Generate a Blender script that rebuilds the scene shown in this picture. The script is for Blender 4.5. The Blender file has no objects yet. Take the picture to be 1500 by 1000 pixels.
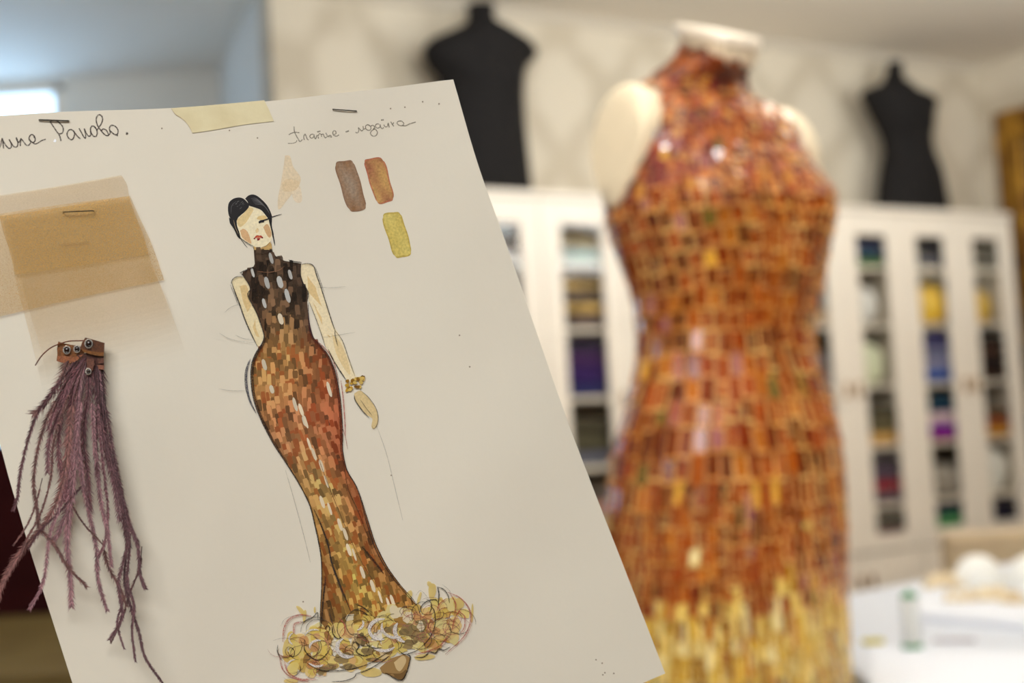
import bpy, bmesh, random
import numpy as np
from math import *
from mathutils import Vector

# ------------------------------------------------------------------ camera
F_PX = 2083.333
CAM = np.array([0.0, 0.0, 1.3])
PITCH, ROLL = radians(3.9), radians(3.3)
FWD = np.array([0, cos(PITCH), sin(PITCH)])
_u = np.array([0, -sin(PITCH), cos(PITCH)])
_x = np.array([1.0, 0, 0])
RGT = cos(ROLL) * _x - sin(ROLL) * _u
UP = cos(ROLL) * _u + sin(ROLL) * _x
FOCUS = 0.652

sc = bpy.context.scene
COL = sc.collection
cd = bpy.data.cameras.new('camera')
cam = bpy.data.objects.new('camera', cd)
COL.objects.link(cam)
from mathutils import Matrix
cam.matrix_world = Matrix(((RGT[0], UP[0], -FWD[0], CAM[0]), (RGT[1], UP[1], -FWD[1], CAM[1]),
                           (RGT[2], UP[2], -FWD[2], CAM[2]), (0, 0, 0, 1)))
cd.sensor_width = 36
cd.lens = 50
cd.clip_start = 0.05
cd.dof.use_dof = True
cd.dof.focus_distance = FOCUS
cd.dof.aperture_fstop = 5.8
sc.camera = cam

# ------------------------------------------------------------------ exposure, world, lights
sc.view_settings.view_transform = 'Standard'
sc.view_settings.look = 'None'
sc.view_settings.exposure = 0.0
sc.view_settings.gamma = 1.0
sc.view_settings.use_curve_mapping = False
sc.cycles.transparent_max_bounces = 48
w = bpy.data.worlds.new('world')
sc.world = w
w.use_nodes = True
w.node_tree.nodes['Background'].inputs[0].default_value = (0.48, 0.72, 1.0, 1)
w.node_tree.nodes['Background'].inputs[1].default_value = 3.6     # daylight sky, seen only through the far window

WARM = (0.96, 1.0, 1.0)
def area(name, loc, target, sx, sy, power, color=WARM):
    l = bpy.data.lights.new(name, 'AREA')
    l.shape = 'RECTANGLE'; l.size = sx; l.size_y = sy
    l.energy = power; l.color = color
    o = bpy.data.objects.new(name, l)
    o.location = loc
    d = Vector(target) - Vector(loc)
    o.rotation_euler = d.to_track_quat('-Z', 'Y').to_euler()
    COL.objects.link(o)
    return o
area('overhead_fill_light', (-0.3, -1.5, 3.12), (0.0, 0.7, 1.3), 2.6, 1.6, 146)  # fill added behind the camera to light the sheet from the front
area('overhead_fill_light', (1.9, 0.9, 3.15), (1.3, 1.6, 0.0), 0.35, 0.35, 10)
area('sparkle_spot_light', (-0.7, 0.9, 3.17), (0.2, 2.1, 1.4), 0.1, 0.1, 9)  # small unseen spots added to make the dress tiles sparkle
area('sparkle_spot_light', (1.0, 0.75, 3.17), (0.4, 2.1, 1.4), 0.1, 0.1, 9)
area('sparkle_spot_light', (0.15, 0.95, 3.17), (0.3, 2.1, 1.4), 0.1, 0.1, 9)
area('overhead_fill_light', (0.35, 2.05, 3.18), (0.35, 2.1, 0.0), 0.22, 0.22, 11)  # added top light for the mannequin's shoulders and chest
area('overhead_fill_light', (0.6, 3.7, 3.15), (1.3, 6.2, 0.8), 1.6, 0.8, 40)  # added fill leaned towards the cabinets
area('overhead_fill_light', (2.2, 4.6, 3.15), (2.4, 6.0, 1.0), 0.8, 0.8, 22)
area('ceiling_fill_uplight', (0.9, 3.4, 2.62), (1.1, 3.8, 3.3), 1.2, 0.9, 66)  # uplights added above the frame to brighten the ceiling
area('ceiling_fill_uplight', (0.3, 0.4, 2.62), (0.3, 0.6, 3.3), 1.2, 0.9, 55)
area('ceiling_fill_uplight', (3.0, 4.6, 2.55), (2.6, 5.2, 3.3), 0.9, 0.7, 44)
area('window_daylight', (-2.9, 6.95, 2.55), (-2.5, 5.9, 3.24), 1.3, 0.7, 7, (0.30, 0.56, 1.0))
area('side_window_daylight', (-2.2, 1.6, 1.9), (0.3, 2.2, 1.2), 0.16, 0.3, 1.2, (0.5, 0.74, 1.0))

# ------------------------------------------------------------------ helpers
def lin(r, g, b, a=1.0):
    def t(c):
        c /= 255.0
        return c / 12.92 if c <= 0.04045 else ((c + 0.055) / 1.055) ** 2.4
    return (t(r), t(g), t(b), a)

def ray(px, py):
    return FWD + RGT * ((px - 750) / F_PX) - UP * ((py - 500) / F_PX)
def at_y(px, py, Y):
    d = ray(px, py)
    return CAM + d * (Y / d[1])
def at_h(px, py, H):
    d = ray(px, py)
    return CAM + d * ((H - CAM[2]) / d[2])

TILT = radians(31)
S_ = np.array([cos(TILT), sin(TILT), 0])
N_ = np.array([sin(TILT), -cos(TILT), 0])
O_ = at_y(855, 636, 6.0); O_[2] = 0
Z_ = np.array([0, 0, 1.0])
def L(s, n, h):
    return O_ + S_ * s + N_ * n + Z_ * h
def at_wall(px, py, n=0):
    d = ray(px, py)
    k = np.dot(O_ + N_ * n - CAM, N_) / np.dot(d, N_)
    return CAM + d * k

class MB:
    def __init__(self, frame=None):
        self.v = []; self.f = []; self.c = []; self.m = []; self.fr = frame
    def P(self, p):
        return L(*p) if self.fr == 'wall' else p
    def vert(self, p):
        p = self.P(p); self.v.append((float(p[0]), float(p[1]), float(p[2]))); return len(self.v) - 1
    def face(self, idx, col=(1, 1, 1, 1), m=0):
        self.f.append(tuple(idx)); self.c.append(col); self.m.append(m)
    def poly(self, pts, col=(1, 1, 1, 1), m=0):
        self.face([self.vert(p) for p in pts], col, m)
    def box(self, a, b, col=(1, 1, 1, 1), m=0, bev=0.0):
        x0, x1 = min(a[0], b[0]), max(a[0], b[0]); y0, y1 = min(a[1], b[1]), max(a[1], b[1]); z0, z1 = min(a[2], b[2]), max(a[2], b[2])
        bev = min(bev, (x1 - x0) * .45, (y1 - y0) * .45, (z1 - z0) * .45)
        if bev <= 0:
            i = [self.vert(p) for p in ((x0, y0, z0), (x1, y0, z0), (x1, y1, z0), (x0, y1, z0), (x0, y0, z1), (x1, y0, z1), (x1, y1, z1), (x0, y1, z1))]
            for q in ((0, 3, 2, 1), (4, 5, 6, 7), (0, 1, 5, 4), (1, 2, 6, 5), (2, 3, 7, 6), (3, 0, 4, 7)):
                self.face([i[k] for k in q], col, m)
            return
        bm = bmesh.new()
        bmesh.ops.create_cube(bm, size=1)
        for v in bm.verts:
            v.co = Vector(((x0 + x1) / 2 + v.co.x * (x1 - x0), (y0 + y1) / 2 + v.co.y * (y1 - y0), (z0 + z1) / 2 + v.co.z * (z1 - z0)))
        bmesh.ops.bevel(bm, geom=bm.edges[:], offset=bev, segments=3, profile=0.5, affect='EDGES')
        bm.verts.index_update()
        base = len(self.v)
        for v in bm.verts: self.vert(tuple(v.co))
        for f in bm.faces: self.face([base + v.index for v in f.verts], col, m)
        bm.free()
    def loft(self, rings, col=(1, 1, 1, 1), m=0, cap0=True, cap1=True, closed=True):
        idx = [[self.vert(p) for p in r] for r in rings]
        n = len(idx[0])
        for i in range(len(idx) - 1):
            for j in range(n if closed else n - 1):
                k = (j + 1) % n
                self.face((idx[i][j], idx[i][k], idx[i + 1][k], idx[i + 1][j]), col, m)
        if cap0: self.face(idx[0][::-1], col, m)
        if cap1: self.face(idx[-1], col, m)
    def tube(self, pts, r, n=6, col=(1, 1, 1, 1), m=0, taper=None):
        pts = [np.array(self.P(p), float) for p in pts]
        fr, self.fr = self.fr, None
        rings = []
        for i, p in enumerate(pts):
            t = pts[min(i + 1, len(pts) - 1)] - pts[max(i - 1, 0)]
            t = t / (np.linalg.norm(t) + 1e-12)
            a = np.cross(t, (0.31, 0.17, 0.93)); a /= np.linalg.norm(a) + 1e-12
            b = np.cross(t, a)
            rr = r if taper is None else r * (1 + (taper - 1) * i / (len(pts) - 1))
            rings.append([p + rr * (cos(2 * pi * k / n) * a + sin(2 * pi * k / n) * b) for k in range(n)])
        self.loft(rings, col, m)
        self.fr = fr
    def lathe(self, c, prof, n=28, col=(1, 1, 1, 1), m=0):
        rings = []
        for r, z in prof:
            rings.append([(c[0] + r * cos(2 * pi * k / n), c[1] + r * sin(2 * pi * k / n), c[2] + z) for k in range(n)])
        self.loft(rings, col, m)
    def build(self, name, mats, parent=None, origin=None, smooth=False, angle=40, kind=None):
        if not isinstance(mats, (list, tuple)): mats = [mats]
        V = np.array(self.v)
        if parent is not None:
            org = np.array(WLOC[parent.name])
        elif origin is not None:
            org = np.array(origin, float)
        else:
            mn, mx = V.min(0), V.max(0)
            org = np.array([(mn[0] + mx[0]) / 2, (mn[1] + mx[1]) / 2, mn[2]])
        me = bpy.data.meshes.new(name)
        me.from_pydata([tuple(p) for p in (V - org)], [], self.f)
        for mt in mats: me.materials.append(mt)
        me.polygons.foreach_set('material_index', self.m)
        at = me.color_attributes.new('Col', 'FLOAT_COLOR', 'CORNER')
        buf = []
        for f, c in zip(self.f, self.c): buf.extend(list(c) * len(f))
        at.data.foreach_set('color', buf)
        me.update()
        if smooth:
            me.polygons.foreach_set('use_smooth', [True] * len(me.polygons))
            try: me.set_sharp_from_angle(angle=radians(angle))
            except Exception: pass
        o = bpy.data.objects.new(name, me)
        COL.objects.link(o)
        if parent is not None:
            o.parent = parent; WLOC[o.name] = tuple(org)
        else:
            o.location = org; WLOC[o.name] = tuple(org)
        if kind: o['kind'] = kind
        return o

WLOC = {}
def thing(name, label, cat, loc, group=None):
    o = bpy.data.objects.new(name, None)
    COL.objects.link(o)
    o.empty_display_size = 0.05
    o.location = tuple(float(c) for c in loc)
    WLOC[o.name] = tuple(float(c) for c in loc)
    o['label'] = label; o['category'] = cat
    if group: o['group'] = group
    return o
def tag(o, label, cat, group=None):
    o['label'] = label; o['category'] = cat
    if group: o['group'] = group
    return o

# ------------------------------------------------------------------ materials
def mat(name, color=(0.8, 0.8, 0.8, 1), rough=0.5, metal=0.0, attr=False, grain=None, bump=None, spec=0.5, coat=0.0,
        alpha=None, alpha_attr=False, second=None, scale=8.0, ramp=(0.4, 0.6), emit=None, transmission=0.0, subsurf=0.0, detail=3):
    m = bpy.data.materials.new(name); m.use_nodes = True
    nt = m.node_tree; N = nt.nodes; Lk = nt.links
    b = N['Principled BSDF']
    b.inputs['Roughness'].default_value = rough
    b.inputs['Metallic'].default_value = metal
    b.inputs['Specular IOR Level'].default_value = spec
    b.inputs['Coat Weight'].default_value = coat
    b.inputs['Coat Roughness'].default_value = 0.08
    b.inputs['Transmission Weight'].default_value = transmission
    tc = N.new('ShaderNodeTexCoord')
    src = None
    if attr:
        a = N.new('ShaderNodeAttribute'); a.attribute_name = 'Col'; src = a.outputs['Color']
        if alpha_attr:
            if grain:
                nz = N.new('ShaderNodeTexNoise'); nz.inputs['Scale'].default_value = alpha_attr; nz.inputs['Detail'].default_value = 2
                Lk.new(tc.outputs['Object'], nz.inputs['Vector'])
                mr = N.new('ShaderNodeMapRange'); mr.inputs[1].default_value = 0.35; mr.inputs[2].default_value = 0.55
                mr.inputs[3].default_value = 0.35; mr.inputs[4].default_value = 1.0
                Lk.new(nz.outputs['Fac'], mr.inputs[0])
                mu = N.new('ShaderNodeMath'); mu.operation = 'MULTIPLY'
                Lk.new(a.outputs['Alpha'], mu.inputs[0]); Lk.new(mr.outputs[0], mu.inputs[1])
                Lk.new(mu.outputs[0], b.inputs['Alpha'])
            else:
                Lk.new(a.outputs['Alpha'], b.inputs['Alpha'])
    elif second is not None:
        nz = N.new('ShaderNodeTexNoise'); nz.inputs['Scale'].default_value = scale; nz.inputs['Detail'].default_value = detail
        Lk.new(tc.outputs['Object'], nz.inputs['Vector'])
        cr = N.new('ShaderNodeValToRGB')
        cr.color_ramp.elements[0].position = ramp[0]; cr.color_ramp.elements[0].color = color
        cr.color_ramp.elements[1].position = ramp[1]; cr.color_ramp.elements[1].color = second
        Lk.new(nz.outputs['Fac'], cr.inputs[0]); src = cr.outputs[0]
    if grain and not (alpha_attr):
        nz = N.new('ShaderNodeTexNoise'); nz.inputs['Scale'].default_value = grain[0]; nz.inputs['Detail'].default_value = 3
        Lk.new(tc.outputs['Object'], nz.inputs['Vector'])
        mr = N.new('ShaderNodeMapRange'); mr.inputs[1].default_value = 0.3; mr.inputs[2].default_value = 0.7
        mr.inputs[3].default_value = grain[1]; mr.inputs[4].default_value = grain[2]
        Lk.new(nz.outputs['Fac'], mr.inputs[0])
        mx = N.new('ShaderNodeVectorMath'); mx.operation = 'SCALE'
        if src: Lk.new(src, mx.inputs[0])
        else: mx.inputs[0].default_value = color[:3]
        Lk.new(mr.outputs[0], mx.inputs['Scale']); src = mx.outputs[0]
    if src: Lk.new(src, b.inputs['Base Color'])
    else: b.inputs['Base Color'].default_value = color
    if bump:
        nz = N.new('ShaderNodeTexNoise'); nz.inputs['Scale'].default_value = bump[0]; nz.inputs['Detail'].default_value = 4
        Lk.new(tc.outputs['Object'], nz.inputs['Vector'])
        bp = N.new('ShaderNodeBump'); bp.inputs['Strength'].default_value = bump[1]; bp.inputs['Distance'].default_value = bump[2]
        Lk.new(nz.outputs['Fac'], bp.inputs['Height']); Lk.new(bp.outputs[0], b.inputs['Normal'])
    if alpha is not None: b.inputs['Alpha'].default_value = alpha
    if emit:
        b.inputs['Emission Color'].default_value = emit[0]; b.inputs['Emission Strength'].default_value = emit[1]
    return m

M = {}
M['paper'] = mat('drawing_paper', lin(226, 217, 201), 0.75, second=lin(221, 211, 195), scale=9, ramp=(0.3, 0.7), bump=(260, 0.10, 0.0006), spec=0.2)
M['water'] = mat('watercolour', attr=True, rough=0.75, grain=(1100, 0.90, 1.08), spec=0.15)
M['wash'] = mat('watercolour_wash', attr=True, rough=0.75, alpha_attr=True, spec=0.15)
M['water2'] = mat('watercolour_mottled', attr=True, rough=0.75, grain=(900, 0.80, 1.18), spec=0.15)
M['pencil'] = mat('pencil', attr=True, rough=0.6, grain=True, alpha_attr=2600, spec=0.25)
M['ink'] = mat('ink', attr=True, rough=0.5, spec=0.3)
M['tape'] = mat('masking_tape', lin(222, 208, 168), 0.55, second=lin(214, 198, 156), scale=60, bump=(500, 0.2, 0.0004))
M['steel'] = mat('staple_wire', lin(70, 64, 56), 0.35, metal=0.8)
M['wallpaper'] = None
M['white_paint'] = mat('cabinet_paint', lin(236, 224, 208), 0.35, grain=(3, 0.97, 1.02))
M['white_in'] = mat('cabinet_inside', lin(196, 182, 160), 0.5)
M['back_in'] = mat('shaded_back_panel', lin(118, 104, 84), 0.6)  # beige panel with the shade of the interior put into its colour
M['ceiling'] = mat('ceiling_paint', lin(236, 228, 215), 0.8, grain=(1.2, 0.98, 1.01))
M['trim'] = mat('trim_paint', lin(204, 193, 176), 0.7)
M['plain'] = mat('plain_wall_paint', lin(222, 218, 210), 0.8)
M['floor'] = mat('floor_laminate', lin(120, 92, 58), 0.35, second=lin(98, 74, 46), scale=6)
M['black'] = mat('black_jersey', lin(26, 23, 22), 0.85, grain=(30, 0.85, 1.2), spec=0.2)
M['cream'] = mat('cream_jersey', lin(232, 212, 180), 0.65, grain=(60, 0.97, 1.02), spec=0.3)
M['creamcap'] = mat('cream_lacquer', lin(238, 222, 200), 0.35)
M['lining'] = mat('dress_lining', lin(80, 34, 16), 0.8)
M['tile'] = mat('glass_tile', attr=True, rough=0.12, spec=0.42, coat=0.08, grain=(120, 0.88, 1.15))
M['tile_dim'] = mat('glass_tile_satin', attr=True, rough=0.4, spec=0.4)
M['cloth'] = mat('folded_cloth', attr=True, rough=0.9, grain=(60, 0.95, 1.4), spec=0.15)
M['print'] = mat('printed_cloth', attr=True, rough=0.85, grain=(26, 0.35, 1.9), spec=0.2)
M['satin'] = mat('satin_cloth', attr=True, rough=0.4, grain=(20, 0.9, 1.1), spec=0.5)
M['plastic'] = mat('box_plastic', attr=True, rough=0.45)
M['table'] = mat('table_white', lin(206, 209, 217), 0.4)
M['sheet'] = mat('pattern_paper', lin(220, 221, 227), 0.7)
M['puff'] = mat('white_wadding', lin(232, 229, 222), 0.95, bump=(40, 0.4, 0.01))
M['lace'] = mat('cream_lace', lin(228, 210, 176), 0.6, second=lin(200, 176, 138), scale=40)
M['green'] = mat('green_plastic', lin(10, 130, 60), 0.4)
M['thread'] = mat('white_thread', lin(206, 205, 200), 0.7, bump=(400, 0.3, 0.001))
M['card'] = mat('beige_upholstery', lin(186, 164, 132), 0.8, second=lin(178, 155, 124), scale=5)
M['gold'] = mat('gilt', lin(176, 128, 40), 0.35, metal=0.55, second=lin(96, 58, 16), scale=9, ramp=(0.35, 0.65), bump=(30, 0.8, 0.01))
M['mirror'] = mat('mirror_glass', lin(120, 112, 96), 0.08, metal=0.9)
M['brass'] = mat('brass', lin(170, 130, 70), 0.3, metal=0.9)
M['maroon'] = mat('maroon_velvet', lin(44, 10, 10), 0.9, grain=(10, 0.8, 1.1), spec=0.1)
M['olive'] = mat('olive_wood', lin(96, 80, 46), 0.8, second=lin(84, 68, 38), scale=5, spec=0.1)
M['curtain'] = mat('pale_curtain', lin(206, 212, 208), 0.85)
M['chrome'] = mat('stand_metal', lin(150, 150, 150), 0.25, metal=1.0)
M['leather'] = mat('brown_trim', attr=True, rough=0.4, grain=(1500, 0.55, 1.45), spec=0.5)
M['feather'] = mat('feather', attr=True, rough=0.65, spec=0.3)
M['crystal'] = mat('crystal', lin(225, 220, 215), 0.08, metal=0.75)
M['jewel'] = mat('dark_jewel', lin(34, 12, 8), 0.12, spec=0.5)

def organza(name, col, a):
    m = mat(name, col, 0.8, spec=0.1)
    nt = m.node_tree; N = nt.nodes; Lk = nt.links
    tc = N.new('ShaderNodeTexCoord')
    mp = N.new('ShaderNodeMapping'); mp.inputs['Rotation'].default_value = (0, 0.12, 0)
    Lk.new(tc.outputs['Object'], mp.inputs[0])
    wv = N.new('ShaderNodeTexNoise'); wv.inputs['Scale'].default_value = 3200; wv.inputs['Detail'].default_value = 1
    Lk.new(mp.outputs[0], wv.inputs['Vector'])
    n2 = N.new('ShaderNodeTexNoise'); n2.inputs['Scale'].default_value = 22; n2.inputs['Detail'].default_value = 2
    Lk.new(tc.outputs['Object'], n2.inputs['Vector'])
    mr = N.new('ShaderNodeMapRange'); mr.inputs[1].default_value = 0.3; mr.inputs[2].default_value = 0.7
    mr.inputs[3].default_value = a * 0.75; mr.inputs[4].default_value = a * 1.2
    Lk.new(wv.outputs['Fac'], mr.inputs[0])
    m2 = N.new('ShaderNodeMapRange'); m2.inputs[1].default_value = 0.3; m2.inputs[2].default_value = 0.7
    m2.inputs[3].default_value = 0.85; m2.inputs[4].default_value = 1.12
    Lk.new(n2.outputs['Fac'], m2.inputs[0])
    mu = N.new('ShaderNodeMath'); mu.operation = 'MULTIPLY'
    Lk.new(mr.outputs[0], mu.inputs[0]); Lk.new(m2.outputs[0], mu.inputs[1])
    at = N.new('ShaderNodeAttribute'); at.attribute_name = 'Col'
    mu2 = N.new('ShaderNodeMath'); mu2.operation = 'MULTIPLY'
    Lk.new(mu.outputs[0], mu2.inputs[0]); Lk.new(at.outputs['Alpha'], mu2.inputs[1])
    Lk.new(mu2.outputs[0], N['Principled BSDF'].inputs['Alpha'])
    return m
M['org1'] = organza('organza_tan', lin(205, 165, 100), 1.0)

def glass_mat():
    m = bpy.data.materials.new('cabinet_glass'); m.use_nodes = True
    nt = m.node_tree; N = nt.nodes; Lk = nt.links
    N.remove(N['Principled BSDF'])
    tr = N.new('ShaderNodeBsdfTransparent'); tr.inputs[0].default_value = (0.97, 0.97, 0.96, 1)
    gl = N.new('ShaderNodeBsdfGlossy'); gl.inputs['Roughness'].default_value = 0.02
    lw = N.new('ShaderNodeLayerWeight'); lw.inputs[0].default_value = 0.5
    pw = N.new('ShaderNodeMath'); pw.operation = 'POWER'; pw.inputs[1].default_value = 4.0
    ma = N.new('ShaderNodeMath'); ma.operation = 'MULTIPLY_ADD'; ma.inputs[1].default_value = 0.5; ma.inputs[2].default_value = 0.012
    Lk.new(lw.outputs['Facing'], pw.inputs[0]); Lk.new(pw.outputs[0], ma.inputs[0])
    mx = N.new('ShaderNodeMixShader')
    Lk.new(ma.outputs[0], mx.inputs[0]); Lk.new(tr.outputs[0], mx.inputs[1]); Lk.new(gl.outputs[0], mx.inputs[2])
    Lk.new(mx.outputs[0], N['Material Output'].inputs[0])
    return m
M['glass'] = glass_mat()

def wallpaper_mat():
    m = bpy.data.materials.new('damask_wallpaper'); m.use_nodes = True
    nt = m.node_tree; N = nt.nodes; Lk = nt.links
    b = N['Principled BSDF']; b.inputs['Roughness'].default_value = 0.7; b.inputs['Specular IOR Level'].default_value = 0.3
    g = N.new('ShaderNodeNewGeometry')
    mp = N.new('ShaderNodeMapping'); mp.vector_type = 'POINT'; mp.inputs['Rotation'].default_value = (0, 0, -TILT)
    Lk.new(g.outputs['Position'], mp.inputs[0])
    sp = N.new('ShaderNodeSeparateXYZ'); Lk.new(mp.outputs[0], sp.inputs[0])
    def math(op, a, bb=None):
        n = N.new('ShaderNodeMath'); n.operation = op
        for k, q in enumerate((a, bb)):
            if q is None: continue
            if isinstance(q, (int, float)): n.inputs[k].default_value = q
            else: Lk.new(q, n.inputs[k])
        return n.outputs[0]
    u = math('MULTIPLY', sp.outputs[0], 2 * pi / 0.53)
    v = math('MULTIPLY', sp.outputs[2], 2 * pi / 0.64)
    # ogee lattice: sin(u/..)+cos mix, broken by noise leaves
    a1 = math('ABSOLUTE', math('ADD', math('SINE', u), math('COSINE', v)))
    nz = N.new('ShaderNodeTexNoise'); nz.inputs['Scale'].default_value = 9; nz.inputs['Detail'].default_value = 2
    Lk.new(g.outputs['Position'], nz.inputs['Vector'])
    a2 = math('ADD', math('MULTIPLY', a1, 0.5), math('MULTIPLY', nz.outputs['Fac'], 0.8))
    cr = N.new('ShaderNodeValToRGB')
    cr.color_ramp.elements[0].position = 0.45; cr.color_ramp.elements[0].color = lin(186, 173, 152)
    cr.color_ramp.elements[1].position = 0.95; cr.color_ramp.elements[1].color = lin(204, 192, 172)
    Lk.new(a2, cr.inputs[0]); Lk.new(cr.outputs[0], b.inputs['Base Color'])
    return m
M['wallpaper'] = wallpaper_mat()

# ------------------------------------------------------------------ the room
H_CEIL = 3.24
def struct(name, m, mb):
    o = mb.build(name, m); o['kind'] = 'structure'; return o
SL, SR = -1.155, 3.074          # the papered wall runs between these
WB = -0.40                       # wall plane behind the cabinet fronts
cornerR = L(SR, WB, 0); cornerL = L(SL, WB, 0)
b = MB('wall'); b.box((SL, WB - 0.12, 0), (SR + 0.12, WB, H_CEIL)); struct('wall_back', M['wallpaper'], b)
b = MB('wall'); b.box((SR, WB, 0), (SR + 0.12, WB + 12.6, H_CEIL)); struct('wall_right', M['wallpaper'], b)
# side passage beyond the left end of the papered wall
pA = at_h(368, 0, H_CEIL); pB = at_h(296, 150, H_CEIL)
dr = (pB - pA); dr[2] = 0; dr /= np.linalg.norm(dr)
cl = L(SL, WB - 0.12, 0)
b = MB()
pe = pA + dr * 3.0; pe[2] = 0
q0 = np.array([cl[0], cl[1], 0]); q1 = pe.copy()
nn = np.array([-dr[1], dr[0], 0]) * -0.1
b.loft([[q0, q1, q1 + nn, q0 + nn], [p + Z_ * H_CEIL for p in (q0, q1, q1 + nn, q0 + nn)]])
struct('wall_passage', M['plain'], b)
YF = 7.05
b = MB()
wx0, wx1, wz0, wz1 = -3.6, at_y(92, 160, YF)[0], 1.2, 3.205
b.box((-4.0, YF, 0), (wx0, YF + 0.08, H_CEIL)); b.box((wx1, YF, 0), (0.2, YF + 0.08, H_CEIL))
b.box((wx0, YF, 0), (wx1, YF + 0.08, wz0)); b.box((wx0, YF, wz1), (wx1, YF + 0.08, H_CEIL))
struct('wall_far', M['plain'], b)
b = MB()
for x in (wx0, (wx0 + wx1) / 2 - 0.12, wx1 - 0.05): b.box((x, YF + 0.01, wz0), (x + 0.05, YF + 0.06, wz1))
for z in (wz0, wz1 - 0.03): b.box((wx0, YF + 0.01, z), (wx1, YF + 0.06, z + 0.03))
win = struct('window_1', M['white_paint'], b)
b = MB(); b.box((wx0 + .03, YF + 0.035, wz0 + .02), (wx1 - .03, YF + 0.04, wz1 - .03)); b.build('glass_pane', M['glass'], win)
b = MB(); b.box((-3.6, -3.2, 0), (-3.5, YF, H_CEIL)); struct('wall_left', M['plain'], b)
b = MB(); b.box((-3.6, -3.3, 0), (9.6, -3.2, H_CEIL)); struct('wall_front', M['plain'], b)
b = MB(); b.box((-4.0, -3.3, -0.1), (0.2, YF + .08, 0)); b.box((0.2, -3.3, -0.1), (10.0, 9.0, 0)); struct('floor', M['floor'], b)
b = MB(); b.box((-4.0, -3.3, H_CEIL), (0.2, YF + .08, H_CEIL + 0.1)); b.box((0.2, -3.3, H_CEIL), (10.0, 9.0, H_CEIL + 0.1)); struct('ceiling', M['ceiling'], b)
b = MB('wall')
prof = [(0, 0), (0.045, 0), (0.035, -0.012), (0.02, -0.028), (0.008, -0.038), (0, -0.042)]
b.loft([[(SL, WB + n, H_CEIL + h) for n, h in prof], [(SR, WB + n, H_CEIL + h) for n, h in prof]])
struct('trim_1', M['trim'], b)
b = MB('wall'); b.box((SL, WB, 0), (SR, WB + 0.015, 0.09)); struct('baseboard_back', M['white_paint'], b)

# unseen housings added for the overhead fill lights
def add_fill_panel(x, y, sx, sy, label):
    t = thing('fill_light_panel', label, 'ceiling light', (x, y, H_CEIL - 0.06))
    b = MB()
    b.box((x - sx / 2 - .03, y - sy / 2 - .03, H_CEIL - 0.055), (x + sx / 2 + .03, y + sy / 2 + .03, H_CEIL - 0.0005), bev=0.006)
    b.build('fill_housing', M['white_paint'], t)
add_fill_panel(-0.3, -1.5, 2.6, 1.6, 'white rectangular housing of an added fill light behind the viewer')
add_fill_panel(1.9, 0.9, 0.9, 0.9, 'white square housing of an unseen fill light above the white work table')
add_fill_panel(0.35, 2.05, .22, .22, 'small white square housing of an added top light above the mannequin')
add_fill_panel(0.6, 3.7, 1.6, 0.8, 'long white housing of an added fill light in front of the cabinets')
add_fill_panel(2.2, 4.6, 0.8, 0.8, 'white square housing of an unseen fill light before the right cabinet')

def sparkle_spot(x, y, label):  # made-up housing for the added sparkle spots
    t = thing('sparkle_spot', label, 'spotlight', (x, y, H_CEIL - .05), 'unseen spots added for sparkle on the dress')
    b = MB(); b.lathe((x, y, H_CEIL - .055), [(.075, 0), (.085, .01), (.09, .0545)]); b.build('spot_ring', M['white_paint'], t, smooth=True)
sparkle_spot(-0.7, 0.9, 'round white sparkle spot added left of the viewer')
sparkle_spot(1.0, 0.75, 'round white sparkle spot added right of the viewer')
sparkle_spot(0.15, 0.95, 'round white sparkle spot added straight above the sketch sheet')
def pendant(x, y, z, sx, sy, label):  # made-up hanging tray for the uplights that brighten the ceiling
    t = thing('fill_uplight_tray', label, 'pendant lamp', (x, y, z - .06))
    b = MB(); b.loft([[(x + sx / 2 * k * a, y + sy / 2 * k * c, zz) for a, c in ((-1, -1), (1, -1), (1, 1), (-1, 1))] for k, zz in ((.9, z - .06), (1, z - .05), (1.04, z - .004), (1.04, z - .002))])
    b.build('uplight_tray', M['white_paint'], t)
    for a in (-1, 1):
        b = MB(); b.tube([(x + a * sx * .4, y, z - .01), (x + a * sx * .4, y, H_CEIL - .0005)], .003, 6); b.build('suspension_wire', M['chrome'], t)
pendant(0.9, 3.4, 2.62, 1.2, .9, 'white uplight tray added unseen over the mannequin and the room middle')
pendant(0.3, 0.4, 2.62, 1.2, .9, 'white uplight tray added unseen above the viewer')
pendant(3.0, 4.6, 2.55, .9, .7, 'white uplight tray added unseen near the right wall')
# curtain gathered just past the end of the papered wall is left plain: see wall_passage

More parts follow.
